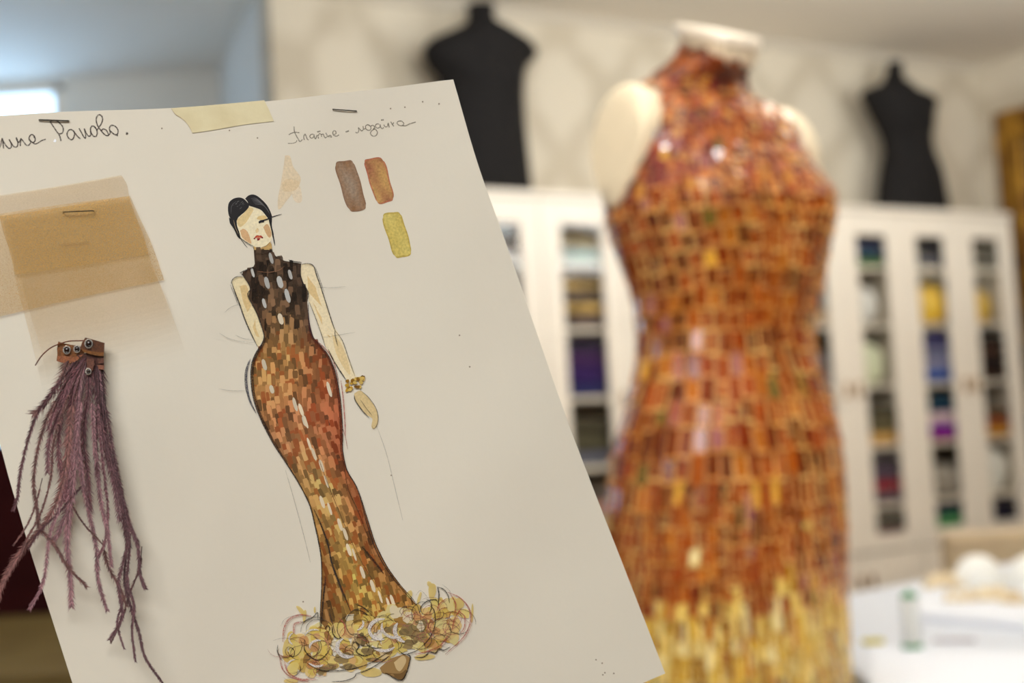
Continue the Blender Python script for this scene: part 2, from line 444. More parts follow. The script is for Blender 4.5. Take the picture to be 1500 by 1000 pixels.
# ------------------------------------------------------------------ cabinets
H_TOP, PT, PB = 2.33, 2.192, 0.74
SH = [2.04, 1.755, 1.46, 1.165, 0.88]
DEP = 0.385
def make_cabinet(s0, s1, doors, label, knobs):
    t = thing('glazed_cabinet', label, 'cabinet', L((s0 + s1) / 2, -DEP / 2, 0), 'white glazed cabinets along the papered wall')
    b = MB('wall')
    e = 0.0015; W = 0.022
    s0 += e; s1 -= e
    n0 = -DEP; n1 = -0.024
    b.box((s0, n0, 0.0), (s0 + W, n1, H_TOP - 0.03)); b.box((s1 - W, n0, 0.0), (s1, n1, H_TOP - 0.03))
    b.box((s0 + W, n0, 0.05), (s1 - W, n1, 0.08)); b.box((s0 + W, n0, 0.66), (s1 - W, n1, 0.70)); b.box((s0 + W, n0, H_TOP - 0.06), (s1 - W, n1, H_TOP - 0.03))
    b.box((s0 + W, n1 - 0.02, 0), (s1 - W, n1, 0.05))
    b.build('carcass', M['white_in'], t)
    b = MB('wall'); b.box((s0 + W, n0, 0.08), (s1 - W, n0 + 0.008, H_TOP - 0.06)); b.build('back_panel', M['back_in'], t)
    b = MB('wall'); b.box((s0, -DEP, H_TOP - 0.03), (s1, 0.012, H_TOP), bev=0.006); b.build('top_board', M['white_paint'], t)
    for h in SH:
        b = MB('wall'); b.box((s0 + W, n0 + 0.01, h - 0.02), (s1 - W, n1 - 0.012, h), bev=0.003); b.build('shelf', M['white_paint'], t)
    for (d0, d1, hinge) in doors:
        d0 += 0.002; d1 -= 0.002
        b = MB('wall')
        st = 0.098
        zb, zt = 0.665, H_TOP - 0.034
        b.box((d0, -0.022, zb), (d0 + st, 0, zt), bev=0.003); b.box((d1 - st, -0.022, zb), (d1, 0, zt), bev=0.003)
        b.box((d0 + st, -0.022, PT), (d1 - st, 0, zt)); b.box((d0 + st, -0.022, zb), (d1 - st, 0, PB))
        fr = b.build('door', M['white_paint'], t)
        b = MB('wall'); b.box((d0 + st - .004, -0.014, PB - .004), (d1 - st + .004, -0.010, PT + .004)); b.build('glass_pane', M['glass'], fr)
        ks = d0 + 0.035 if hinge == 'r' else d1 - 0.035
        b = MB('wall'); b.box((ks - .008, 0, 1.40), (ks + .008, 0.022, 1.475), bev=0.006); b.build('handle', M['brass'], fr)
        b = MB('wall')
        b.box((d0, -0.022, 0.09), (d1, 0, 0.655), bev=0.003)
        b.box((d0 + .06, 0, 0.15), (d1 - .06, 0.006, 0.595), bev=0.003)
        dd = b.build('lower_door', M['white_paint'], t)
        b = MB('wall'); b.box((ks - .008, 0.004, 0.50), (ks + .008, 0.024, 0.56), bev=0.006); b.build('handle', M['brass'], dd)
    return t
make_cabinet(1.956, 2.77, [(1.956, 2.363, 'l'), (2.363, 2.77, 'r')], 'white glazed cabinet at the right end with yellow bags on a shelf', 1)
make_cabinet(1.142, 1.956, [(1.142, 1.549, 'l'), (1.549, 1.956, 'r')], 'white glazed cabinet half hidden by the right side of the tile dress', 1)
make_cabinet(0.665, 1.142, [(0.70, 1.107, 'l')], 'narrow white glazed cabinet directly behind the tile dress', 1)
make_cabinet(-0.155, 0.665, [(-0.155, 0.255, 'l'), (0.255, 0.665, 'r')], 'white glazed cabinet between the held sketch and the tile dress', 1)
make_cabinet(-0.975, -0.155, [(-0.975, -0.565, 'l'), (-0.565, -0.155, 'r')], 'white glazed cabinet mostly behind the sketch under the left black form', 1)

# ---- shelf contents
rnd = random.Random(5)
def jit(c, a=0.12, r=rnd):
    k = 1 + r.uniform(-a, a)
    return (c[0] * k, c[1] * k, c[2] * k, c[3] if len(c) > 3 else 1)
def folded(name, label, cat, s, n, h, w, d, layers, group, m='cloth'):
    """stack of folded cloth: every layer is a soft fold with a round front"""
    b = MB('wall')
    z = h + 0.0006
    r = random.Random(int(s * 1000) + int(h * 100))
    for (col, th) in layers:
        ww = w * r.uniform(0.92, 1.0); off = r.uniform(-.006, .006)
        rings = []
        K = 9
        for i in range(K):
            u = i / (K - 1)
            x = s - ww / 2 + ww * u + off
            e = 1 - 0.25 * abs(2 * u - 1) ** 6
            hh = th * e
            sag = 0.004 * sin(u * 9 + z * 50)
            ring = []
            for k in range(14):
                a = 2 * pi * k / 14
                ca, sa = cos(a), sin(a)
                px = (abs(ca) ** 0.35) * (1 if ca >= 0 else -1); pz = (abs(sa) ** 0.6) * (1 if sa >= 0 else -1)
                ring.append((x, n + d / 2 * px + sag * .5, z + th / 2 + hh / 2 * pz * 0.985))
            rings.append(ring)
        b.loft(rings, col=lin(*col))
        z += th
    o = b.build(name, M[m], origin=L(s, n, h), smooth=True, angle=60)
    return tag(o, label, cat, group)
def bundle(name, label, cat, s, n, h, w, d, ht, col, group, m='cloth', amp=0.2):
    b = MB('wall'); r = random.Random(int(s * 777) + int(h * 100))
    ph = [r.uniform(0, 6.3) for _ in range(6)]
    rings = []
    K, J = 13, 22
    for i in range(K):
        t = i / (K - 1); el = -pi / 2 + pi * t
        ring = []
        for j in range(J):
            a = 2 * pi * j / J
            q = 1 + amp * (0.5 * sin(3 * a + ph[0] + 2 * t) + 0.35 * sin(5 * a + 4 * t + ph[1]) + 0.25 * sin(8 * a - 6 * t + ph[2]))
            q *= 0.85
            rr = cos(el) ** 0.6 if cos(el) > 0 else 0
            zz = (sin(el) * 0.5 + 0.5)
            zz = zz * ht if zz > .05 else 0
            ring.append((s + w / 2 * rr * q * cos(a), n + d / 2 * rr * q * sin(a), h + 0.0006 + zz * (1 - .12 * abs(sin(2 * a + ph[3])) * t)))
        rings.append(ring)
    b.loft(rings, col=lin(*col))
    o = b.build(name, M[m], origin=L(s, n, h), smooth=True, angle=80)
    return tag(o, label, cat, group)
def sbox(label, s, n, h, w, d, ht, col, lid, group):
    t = thing('storage_box', label, 'box', L(s, n, h), group)
    b = MB('wall')
    b.loft([[(s + sx * w / 2 * k, n + sy * d / 2 * k, z) for sx, sy in ((-1, -1), (1, -1), (1, 1), (-1, 1))] for k, z in ((.94, h + .0006), (1, h + ht * .86))], col=lin(*col))
    b.build('box_body', M['plastic'], t)
    b = MB('wall'); b.box((s - w / 2 - .004, n - d / 2 - .004, h + ht * .84), (s + w / 2 + .004, n + d / 2 + .004, h + ht), col=lin(*lid), bev=0.004)
    b.build('lid', M['plastic'], t)
G = 'sewing supplies stored behind the cabinet glass'
NN = -0.15
B3, B2, B1, B0, BL0, BL1 = 2.590, 2.265, 1.785, 0.12, -0.345, 0.46
DZ = 0.20
# shelf floor heights
R1, R2, R3, R4, R5, R6 = SH[0], SH[1], SH[2], SH[3], SH[4], 0.70
# right bay
sbox('dark grey storage box on the top shelf at the far right', B3, NN, R1, .28, DZ, .11, (70, 64, 56), (92, 84, 72), G)
bundle('fabric_bag', 'yellow fabric bag in the rightmost cabinet door', 'bag', B3, NN, R2, .29, DZ, .19, (226, 180, 30), G, 'satin', .12)
folded('folded_fabric', 'dark brown folded cloth under the right yellow bag', 'fabric', B3, NN, R3, .28, DZ, [((52, 34, 28), .06), ((34, 26, 26), .06), ((70, 48, 38), .06), ((40, 32, 30), .05)], G)
folded('folded_fabric', 'rust and ochre folded cloth in the rightmost door at half height', 'fabric', B3, NN, R4, .28, DZ, [((196, 140, 50), .05), ((150, 78, 46), .05), ((92, 68, 50), .06)], G)
bundle('fabric_bundle', 'white crumpled cloth bundle low in the rightmost door', 'fabric', B3, NN, R5, .27, DZ * .9, .25, (226, 222, 214), G, 'cloth', .25)
folded('folded_fabric', 'navy folded cloth on the bottom shelf of the rightmost door', 'fabric', B3, NN, R6, .28, DZ, [((30, 30, 48), .06), ((40, 36, 50), .07)], G)
# second bay
folded('folded_fabric', 'dark blue folded cloth on the top shelf above the left yellow bag', 'fabric', B2, NN, R1, .31, DZ, [((36, 38, 66), .05), ((24, 26, 44), .06)], G)
bundle('fabric_bag', 'yellow fabric bag in the second door from the right', 'bag', B2, NN, R2, .31, DZ, .215, (232, 186, 36), G, 'satin', .12)
folded('folded_fabric', 'blue and lavender folded cloth beneath the left yellow bag', 'fabric', B2, NN, R3, .31, DZ, [((50, 84, 160), .06), ((140, 140, 170), .06), ((112, 112, 140), .06), ((70, 66, 110), .06)], G)
folded('folded_fabric', 'purple and pink folded cloth with teal cloth on top', 'fabric', B2, NN, R4, .31, DZ, [((150, 36, 110), .03), ((128, 40, 160), .05), ((206, 178, 186), .065), ((26, 56, 76), .08)], G)
bundle('fabric_bundle', 'grey knotted cloth bundle beneath the purple folded cloth', 'fabric', B2 + .04, NN, R5, .26, DZ, .17, (150, 140, 128), G)
folded('folded_fabric', 'green folded cloth on the bottom shelf beneath the grey bundle', 'fabric', B2, NN, R6, .31, DZ, [((60, 140, 80), .05), ((90, 150, 96), .04), ((20, 44, 60), .05)], G)
# third bay
folded('folded_fabric', 'blue and green folded cloth on the top shelf right of the dress', 'fabric', B1, NN, R1, .26, DZ, [((84, 120, 50), .03), ((44, 78, 80), .04), ((34, 50, 86), .05)], G)
bundle('fabric_bundle', 'pale grey cloth bundle on the second shelf right of the dress', 'fabric', B1 - .01, NN, R2, .26, DZ, .20, (206, 202, 196), G)
bundle('fabric_bundle', 'pale green round cloth bundle on the third shelf right of the dress', 'fabric', B1, NN, R3, .25, DZ, .22, (204, 206, 176), G, 'cloth', .1)
folded('folded_fabric', 'ochre and olive folded cloth right of the dress beneath the green bundle', 'fabric', B1, NN, R4, .26, DZ, [((196, 152, 84), .06), ((98, 88, 62), .07), ((74, 66, 50), .06)], G)
folded('folded_fabric', 'dusky purple folded cloth with a red fold right of the dress', 'fabric', B1, NN, R5, .26, DZ, [((104, 84, 92), .06), ((150, 34, 50), .05), ((84, 68, 84), .06), ((66, 58, 66), .05)], G)
folded('folded_fabric', 'taupe folded cloth with a pink edge on the bottom shelf right of the dress', 'fabric', B1, NN, R6, .26, DZ, [((150, 90, 96), .045), ((92, 84, 74), .09)], G)
# bay just left of the dress
folded('folded_fabric', 'green and gold patterned folded cloth on the top shelf left of the dress', 'fabric', B0, NN, R1, .33, DZ, [((70, 120, 100), .04), ((104, 96, 56), .04), ((148, 126, 84), .035)], G, 'print')
folded('folded_fabric', 'gold brocade folded cloth on the second shelf left of the dress', 'fabric', B0, NN, R2, .34, DZ, [((100, 84, 78), .06), ((184, 152, 92), .05), ((96, 84, 80), .045), ((170, 142, 92), .045), ((130, 112, 90), .04)], G, 'print')
folded('folded_fabric', 'deep violet folded cloth on the third shelf left of the dress', 'fabric', B0, NN, R3, .34, DZ, [((44, 44, 92), .06), ((56, 34, 92), .07), ((66, 40, 84), .06), ((48, 40, 60), .05)], G)
folded('folded_fabric', 'dark olive folded cloth on the fourth shelf left of the dress', 'fabric', B0, NN, R4, .33, DZ, [((96, 96, 108), .06), ((80, 74, 56), .07), ((68, 62, 48), .07)], G)
folded('folded_fabric', 'dusty pink folded cloth low in the cabinet left of the dress', 'fabric', B0, NN, R5, .33, DZ, [((170, 172, 158), .07), ((176, 128, 112), .06), ((96, 84, 74), .06)], G)
bundle('fabric_bundle', 'white cloth bundle on the bottom shelf left of the dress', 'fabric', B0 + .02, NN, R6, .32, DZ, .16, (226, 226, 210), G)
# leftmost bay seen beside the paper
folded('folded_fabric', 'brown patterned folded cloth beside the edge of the sketch, top shelf', 'fabric', BL0, NN, R1, .33, DZ, [((112, 84, 60), .05), ((84, 66, 50), .05), ((60, 52, 44), .03)], G, 'print')
folded('folded_fabric', 'black brown folded cloth beside the edge of the sketch, second shelf', 'fabric', BL0, NN, R2, .33, DZ, [((60, 50, 40), .07), ((44, 38, 34), .08), ((70, 58, 48), .06)], G)
# bay partly behind the dress
folded('folded_fabric', 'grey folded cloth seen past the right side of the dress waist', 'fabric', 1.345, NN, R3, .32, DZ, [((128, 124, 128), .09), ((96, 92, 98), .08)], G)
folded('folded_fabric', 'beige folded cloth seen past the right side of the dress, second shelf', 'fabric', 1.345, NN, R2, .32, DZ, [((186, 160, 130), .08), ((150, 150, 150), .08)], G)

# ------------------------------------------------------------------ silhouettes -> bodies
def interp(tab, h):
    tab = sorted(tab)
    if h <= tab[0][0]: return tab[0][1]
    for (a, x), (b_, y) in zip(tab, tab[1:]):
        if h <= b_: return x + (y - x) * (h - a) / (b_ - a + 1e-9)
    return tab[-1][1]
def smooth_tab(tab, lo, hi, n=90, w=2):
    hs = np.linspace(lo, hi, n)
    v = np.array([interp(tab, h) for h in hs])
    for _ in range(w):
        v[1:-1] = (v[:-2] + 2 * v[1:-1] + v[2:]) / 4
    return hs, v

def display_form(label, left, right, n, ratio, top_h):
    """black torso: the outline is measured in the upright plane through its axis, then given real depth"""
    lt = []; rt = []
    for p in left:
        q = at_wall(p[0], p[1], n); lt.append((q[2], np.dot(q - O_, S_)))
    for p in right:
        q = at_wall(p[0], p[1], n); rt.append((q[2], np.dot(q - O_, S_)))
    lo = H_TOP + 0.004; hi = max(t[0] for t in lt + rt)
    sm = (interp(lt, lo) + interp(rt, lo)) / 2
    t = thing('dress_form', label, 'mannequin', L(sm, n, H_TOP))
    hs, l = smooth_tab(lt, lo, hi); _, r = smooth_tab(rt, lo, hi)
    b = MB('wall'); rings = []
    for h, a, c in zip(hs, l, r):
        m_, w_ = (a + c) / 2, (c - a) / 2
        u = (h - lo) / (hi - lo)
        d = min(w_ * ratio, 0.13) if u < .8 else min(w_ * 0.95, .09)
        ring = []
        for k in range(40):
            an = 2 * pi * k / 40
            ca, sa = cos(an), sin(an)
            bust = 0.028 * exp(-((u - .60) / .07) ** 2) * (exp(-((an - pi / 2 - .5) / .35) ** 2) + exp(-((an - pi / 2 + .5) / .35) ** 2))
            ring.append((m_ + w_ * ca, n + d * sa + bust, h))
        rings.append(ring)
    b.loft(rings); b.build('torso', M['black'], t, smooth=True, angle=50)
    b = MB('wall')
    m_ = (l[-1] + r[-1]) / 2; w_ = (r[-1] - l[-1]) / 2
    b.loft([[(m_ + w_ * q * cos(2 * pi * k / 32), n + w_ * .95 * q * sin(2 * pi * k / 32), hi + z) for k in range(32)] for q, z in ((1, 0), (1.08, .003), (1.08, .010), (.95, .014))])
    b.build('neck_cap', M['black'], t, smooth=True, angle=40)
    b = MB('wall')
    s0 = (l[0] + r[0]) / 2; w0 = (r[0] - l[0]) / 2
    b.loft([[(s0 + w0 * .8 * cos(2 * pi * k / 32), n + min(w0 * ratio, .13) * .8 * sin(2 * pi * k / 32), z) for k in range(32)] for z in (H_TOP + .0006, H_TOP + .005)])
    b.build('base_plate', M['black'], t)
display_form('wide black dress form on the cabinet behind the top edge of the sketch',
    [(687, 12), (687, 28), (680, 36), (655, 46), (632, 56), (623, 66), (621, 80), (628, 94), (642, 108), (648, 125), (650, 160), (652, 200), (655, 240), (658, 276)],
    [(722, 14), (722, 30), (734, 40), (760, 52), (778, 62), (785, 75), (782, 88), (770, 97), (765, 112), (764, 140), (766, 180), (770, 220), (776, 276)],
    -0.19, .62, 3.2)
display_form('slim black dress form on the right end of the cabinets',
    [(1303, 96), (1300, 108), (1297, 119), (1284, 126), (1269, 129), (1266, 135), (1275, 153), (1287, 177), (1297, 201), (1300, 222), (1297, 240), (1293, 264), (1290, 300)],
    [(1319, 96), (1319, 108), (1322, 120), (1333, 130), (1350, 139), (1368, 151), (1364, 162), (1359, 180), (1359, 204), (1363, 225), (1371, 246), (1377, 270), (1383, 300)],
    -0.19, .66, 3.0)

# ------------------------------------------------------------------ the cream mannequin and the tile dress
YB = 2.2
TH = radians(35)
FD = np.array([sin(TH), -cos(TH), 0]); LD = np.array([cos(TH), sin(TH), 0])
DL = [(1002, 72), (1000, 88), (990, 103), (968, 114), (940, 124), (920, 145), (908, 180), (900, 230), (892, 280), (888, 310), (893, 340), (905, 375), (920, 410), (931, 450), (936, 490), (935, 530), (927, 575), (915, 615), (903, 655), (896, 700), (893, 760), (893, 830), (896, 900), (900, 1000), (930, 1250), (905, 1400)]
DR = [(1090, 82), (1092, 112), (1100, 130), (1125, 142), (1155, 157), (1172, 180), (1182, 215), (1196, 250), (1208, 282), (1216, 312), (1215, 350), (1210, 395), (1199, 435), (1192, 475), (1196, 520), (1208, 560), (1222, 600), (1233, 645), (1240, 700), (1242, 800), (1245, 900), (1248, 1000), (1235, 1250), (1290, 1400)]
lt = [(at_y(x, y, YB)[2], at_y(x, y, YB)[0]) for x, y in DL]
rt = [(at_y(x, y, YB)[2], at_y(x, y, YB)[0]) for x, y in DR]
H_LO, H_HI = 0.56, min(max(t[0] for t in lt), max(t[0] for t in rt)) + 0.004
hsA, lA = smooth_tab(lt, H_LO, H_HI, 160, 3)
_, rA = smooth_tab(rt, H_LO, H_HI, 160, 3)
X0 = 0.335
def hx(px, py): return at_y(px, py, YB)[2]
H_BUST, H_WAIST, H_HIP, H_SHO = hx(1060, 300), hx(1060, 490), hx(1060, 690), hx(1060, 140)
def ratio(h):
    return float(np.interp(h, [0.5, H_HIP, H_WAIST, H_BUST, H_SHO, H_SHO + .03, H_HI], [.85, .80, .74, .76, .50, .7, 1.0]))
def body(h, phi, off=0.0):
    """phi=0 faces the front of the body"""
    l = float(np.interp(h, hsA, lA)); r = float(np.interp(h, hsA, rA))
    half, mid = (r - l) / 2, (r + l) / 2
    k = ratio(h)
    W = half / sqrt(cos(TH) ** 2 + (k * sin(TH)) ** 2)
    D = W * k
    c = np.array([X0, YB, h]) + FD * ((mid - X0) / sin(TH) * 0.6) + np.array([1, 0, 0]) * ((mid - X0) * 0.4)
    p = c + LD * ((W + off) * sin(phi)) + FD * ((D + off) * cos(phi))
    bust = 0.020 * exp(-((h - H_BUST) / .055) ** 2) * (exp(-((phi - .55) / .33) ** 2) + exp(-((phi + .55) / .33) ** 2))
    p = p + (FD * cos(phi) + LD * sin(phi)) * bust
    return p
def frame_at(h, phi, off=0.0):
    e = 0.004
    p = body(h, phi, off)
    tu = body(h, phi + .03, off) - body(h, phi - .03, off)
    td = body(h - e, phi, off) - body(h + e, phi, off)
    tu /= np.linalg.norm(tu); td /= np.linalg.norm(td)
    n = np.cross(tu, td) * -1
    ct = np.array([X0, YB, h])
    if np.dot(n, p - ct) < 0: n = -n
    n /= np.linalg.norm(n)
    tu = np.cross(td, n); tu /= np.linalg.norm(tu)
    return p, tu, td, n

baseC = body(H_LO, 0) * .5 + body(H_LO, pi) * .5
man = thing('mannequin', 'cream display mannequin wearing the amber tile dress', 'mannequin', (baseC[0], baseC[1], 0))
b = MB()
rings = []
for h in np.linspace(H_LO + .05, H_HI, 90):
    rings.append([body(h, 2 * pi * k / 56, -0.006) for k in range(56)])
b.loft(rings); b.build('torso', M['cream'], man, smooth=True, angle=60)
# neck block with slanted cap (slants down to the front)
ctop = (body(H_HI, 0) + body(H_HI, pi)) / 2 + np.array([.007, 0, 0])
slope = 0.42
b = MB()
def ringn(rw, rd, z, sl, off=0.0, p=0.62):
    out = []
    for k in range(44):
        a = 2 * pi * k / 44
        ca, sa = cos(a), sin(a)
        ca = abs(ca) ** p * (1 if ca >= 0 else -1); sa = abs(sa) ** p * (1 if sa >= 0 else -1)
        q = ctop + LD * (rw * sa) + FD * (rd * ca + off)
        q = q + Z_ * (z - sl * (rd * ca))
        out.append(q)
    return out
b.loft([ringn(.040, .042, -.012, .42), ringn(.051, .053, .004, slope), ringn(.052, .055, .020, slope)])
b.build('neck', M['cream'], man, smooth=True, angle=60)
b = MB()
b.loft([ringn(.048, .050, .018, slope), ringn(.054, .059, .020, slope), ringn(.056, .061, .024, slope), ringn(.056, .061, .034, slope), ringn(.054, .059, .038, slope), ringn(.03, .03, .0395, slope)])
b.build('neck_cap', M['creamcap'], man, smooth=True, angle=35)
# arm stumps: egg-shaped plates standing out of the armholes
def stump(side, cc, name='arm_stump'):
    b = MB()
    nrm = LD * side
    up = Z_.copy(); fw = FD
    prof = [(-.045, .86), (-.02, .97), (0.0, 1.0), (.008, 1.0), (.016, .975), (.020, .93), (.0205, .6), (.0205, .2)]
    rings = []
    for d, q in prof:
        ring = []
        for k in range(48):
            a = 2 * pi * k / 48
            vz = sin(a); vx = cos(a)
            wz = .082 * vz if vz > 0 else .112 * vz
            wx = .064 * vx * (1 - .30 * max(0, -vz) ** 1.3)
            p = cc + fw * (wx * q) + up * (wz * q) + nrm * (d + .018 * vz * q * (-1))
            ring.append(p)
        rings.append(ring)
    b.loft(rings, cap0=True)
    return b.build(name, M['cream'], man, smooth=True, angle=50)
cl_ = at_y(915, 200, YB - 0.075)
stump(-1, cl_)
cr_ = at_y(1150, 232, YB + 0.10)
stump(1, cr_)
b = MB(); b.tube([(baseC[0], baseC[1], 0.02), (baseC[0], baseC[1], H_LO + .08)], .014, 16); b.build('stand_pole', M['chrome'], man, smooth=True)
b = MB(); b.lathe((baseC[0], baseC[1], 0.0), [(.17, .0005), (.17, .010), (.16, .016), (.03, .024), (.02, .05)]); b.build('stand_base', M['chrome'], man, smooth=True, angle=30)

dress = thing('tile_dress', 'high-necked sleeveless dress of amber and gold glass tiles on the cream mannequin', 'dress', (baseC[0], baseC[1], H_LO))
b = MB()
def in_armhole(p):
    for cc in (cl_, cr_):
        q = p - cc
        s = np.dot(q, FD); z = q[2]; l_ = abs(np.dot(q, LD))
        zz = z / .080 if z > 0 else z / .112
        if l_ < .075 and (s / (.064 * (1 - .3 * max(0, -zz)))) ** 2 + zz ** 2 < 1: return True
    return False
NR, NC = 150, 96
hs = np.linspace(H_LO, H_HI - .001, NR)
grid = [[body(h, 2 * pi * k / NC, 0.0015) for k in range(NC)] for h in hs]
idx = [[b.vert(p) for p in r] for r in grid]
for i in range(NR - 1):
    for j in range(NC):
        k = (j + 1) % NC
        if in_armhole((grid[i][j] + grid[i + 1][k]) / 2): continue
        b.face((idx[i][j], idx[i][k], idx[i + 1][k], idx[i + 1][j]))
b.build('lining', M['lining'], dress, smooth=True, angle=80)

rd = random.Random(11)
H_GOLD = hx(1080, 868)
RUST = [(128, 42, 6), (144, 54, 8), (110, 32, 4), (156, 72, 12), (100, 28, 4), (140, 52, 8), (172, 92, 18), (124, 40, 6), (84, 26, 6)]
CHEST = [(126, 42, 14), (108, 34, 20), (146, 62, 24), (92, 28, 18), (164, 88, 34), (120, 40, 40), (98, 32, 38), (180, 118, 44), (74, 30, 34)]
GOLD = [(196, 146, 34), (214, 170, 60), (228, 192, 96), (168, 118, 26), (232, 208, 134), (150, 100, 22), (206, 156, 44), (238, 220, 160)]
COLLAR = [(96, 34, 10), (128, 52, 14), (80, 30, 14), (170, 90, 24), (60, 28, 18), (120, 44, 12)]
def tile(b, p, tu, td, n, w, h, th, col, edge):
    """bevelled slab: bright cut edges round a coloured face"""
    hw, hh = w / 2, h / 2
    ins = min(0.0021, hw * .26)
    def q(u, v, z): return p + tu * u + td * v + n * z
    a = [b.vert(q(u, v, 0)) for u, v in ((-hw, -hh), (hw, -hh), (hw, hh), (-hw, hh))]
    c = [b.vert(q(u, v, th * .75)) for u, v in ((-hw, -hh), (hw, -hh), (hw, hh), (-hw, hh))]
    lip = min(ins * 2.2, hh * .3)
    d = [b.vert(q(u, v, th)) for u, v in ((-hw + ins, -hh + ins), (hw - ins, -hh + ins), (hw - ins, hh - lip), (-hw + ins, hh - lip))]
    for i in range(4):
        k = (i + 1) % 4
        b.face((a[i], a[k], c[k], c[i]), edge, 1)
        b.face((c[i], c[k], d[k], d[i]), edge, 1)
    b.face(d, col, 0)
parts = {'amber_tiles': MB(), 'gold_tiles': MB(), 'collar_tiles': MB()}
h = H_HI - 0.004
H_COL = hx(1045, 118)
row = 0
while h > H_LO + .01:
    if h > H_COL: tw, tl, dh = .011, .022, .012
    elif h > H_BUST - .01: tw, tl, dh = .0150, .026, .0165
    elif h > H_WAIST: tw, tl, dh = .0195, .036, .0290
    elif h > H_HIP: tw, tl, dh = .0200, .046, .0370
    elif h > H_GOLD: tw, tl, dh = .0150, .050, .0260
    else: tw, tl, dh = .0100, .056, .0190
    ring = [body(h, 2 * pi * k / 160, .003) for k in range(161)]
    seg = [np.linalg.norm(ring[k + 1] - ring[k]) for k in range(160)]
    acc = np.concatenate([[0], np.cumsum(seg)]); tot = acc[-1]
    n_ = max(8, int(tot / (tw * 1.02)))
    for j in range(n_):
        sarc = (j + (0.5 if row % 2 else 0) + rd.uniform(-.10, .10)) / n_ * tot % tot
        phi = float(np.interp(sarc, acc, np.linspace(0, 2 * pi, 161)))
        if phi > pi: phi -= 2 * pi
        hh = h + rd.uniform(-.18, .18) * dh
        if hh > H_HI - .002: hh = H_HI - .002
        p, tu, td, n = frame_at(hh, phi, .003)
        if in_armhole(p): continue
        if hh > H_COL:
            p = p - Z_ * (slope * .9 * (hh - H_COL) / (H_HI - H_COL) * np.dot(p - ctop, FD))
        slant = rd.gauss(0, .04)
        if h > H_BUST: slant += .25 * sin(phi) + rd.gauss(0, .13); chest = 1
        ca, sa = cos(slant), sin(slant)
        tu2 = tu * ca + td * sa; td2 = td * ca - tu * sa
        tip = rd.gauss(.10, .07); sd = rd.gauss(0, .16 if hh > H_BUST else .09)
        n2 = n - td2 * tip * -0.6 + tu2 * sd
        # tilt the plate outwards at its lower end
        td3 = td2 + n * (rd.gauss(.05, .16) if hh > H_BUST else abs(rd.gauss(.05, .05))); td3 /= np.linalg.norm(td3)
        tu3 = tu2 + n * sd; tu3 -= td3 * np.dot(tu3, td3); tu3 /= np.linalg.norm(tu3)
        n3 = np.cross(tu3, td3)
        if np.dot(n3, n) < 0: n3 = -n3
        wv = tw * rd.uniform(.86, 1.04); lv = tl * rd.uniform(.8, 1.15)
        gold = hh < H_GOLD + rd.gauss(0, .022)
        if rd.random() < .03 and hh < H_HIP: gold = True
        if h > H_COL: pal, key = COLLAR, 'collar_tiles'
        elif gold: pal, key = GOLD, 'gold_tiles'
        elif h > H_BUST + .0: pal, key = CHEST, 'amber_tiles'
        else: pal, key = RUST, 'amber_tiles'
        col = lin(*rd.choice(pal))
        if key != 'gold_tiles' and rd.random() < .05: col = lin(*rd.choice([(206, 150, 50), (90, 84, 34), (150, 90, 90), (60, 40, 20)]))
        if key == 'gold_tiles' and rd.random() < .18: col = lin(*rd.choice([(120, 60, 14), (92, 84, 30), (170, 84, 20)]))
        col = jit(col, .15, rd)
        if key == 'gold_tiles': edge = lin(226, 190, 110)
        elif key == 'collar_tiles': edge = lin(140, 70, 30)
        else: edge = lin(*rd.choice(([(220, 152, 72), (204, 128, 50), (168, 92, 30), (232, 176, 100), (214, 146, 76)] if hh < H_BUST else [(186, 110, 50), (150, 74, 30), (212, 150, 84), (128, 58, 34)])))
        tile(parts[key], p + td3 * 0 + n * rd.uniform(0, .0025), tu3, td3, n3, wv, lv, .0022, col, edge)
    h -= dh
    row += 1
for key, bb in parts.items():
    bb.build(key, [M['tile'], M['tile_dim']], dress)

# ------------------------------------------------------------------ work table on the right and what lies on it
TZ = 0.886
c1 = at_h(1258, 867, TZ); c2 = at_h(1335, 852, TZ)
ed = (c2 - c1); ed /= np.linalg.norm(ed)
tx0 = 0.532
far0 = c1 + ed * ((tx0 - c1[0]) / ed[0]); far1 = far0 + ed * 1.7
nr = np.array([ed[1], -ed[0], 0])
if nr[1] > 0: nr = -nr
near0 = np.array([tx0, 1.25, TZ]); near1 = far1 + nr * (far1[1] - 1.25) * .8
tab = thing('work_table', 'large white work table at the right foreground beside the dress', 'table', ((far0[0] + near1[0]) / 2, 2.3, 0))
b = MB()
poly = [near0, near1, far1, far0]
cen = sum(poly) / 4
rings = []
for q, z in ((.997, -.035), (1, -.032), (1, -.003), (.998, 0)):
    rings.append([cen + (p - cen) * q + Z_ * z for p in poly])
b.loft(rings); b.build('table_top', M['table'], tab)
for p in poly:
    q = cen + (p - cen) * .93
    b = MB(); b.box((q[0] - .025, q[1] - .025, 0.0005), (q[0] + .025, q[1] + .025, TZ - .034), bev=.004); b.build('leg', M['table'], tab)

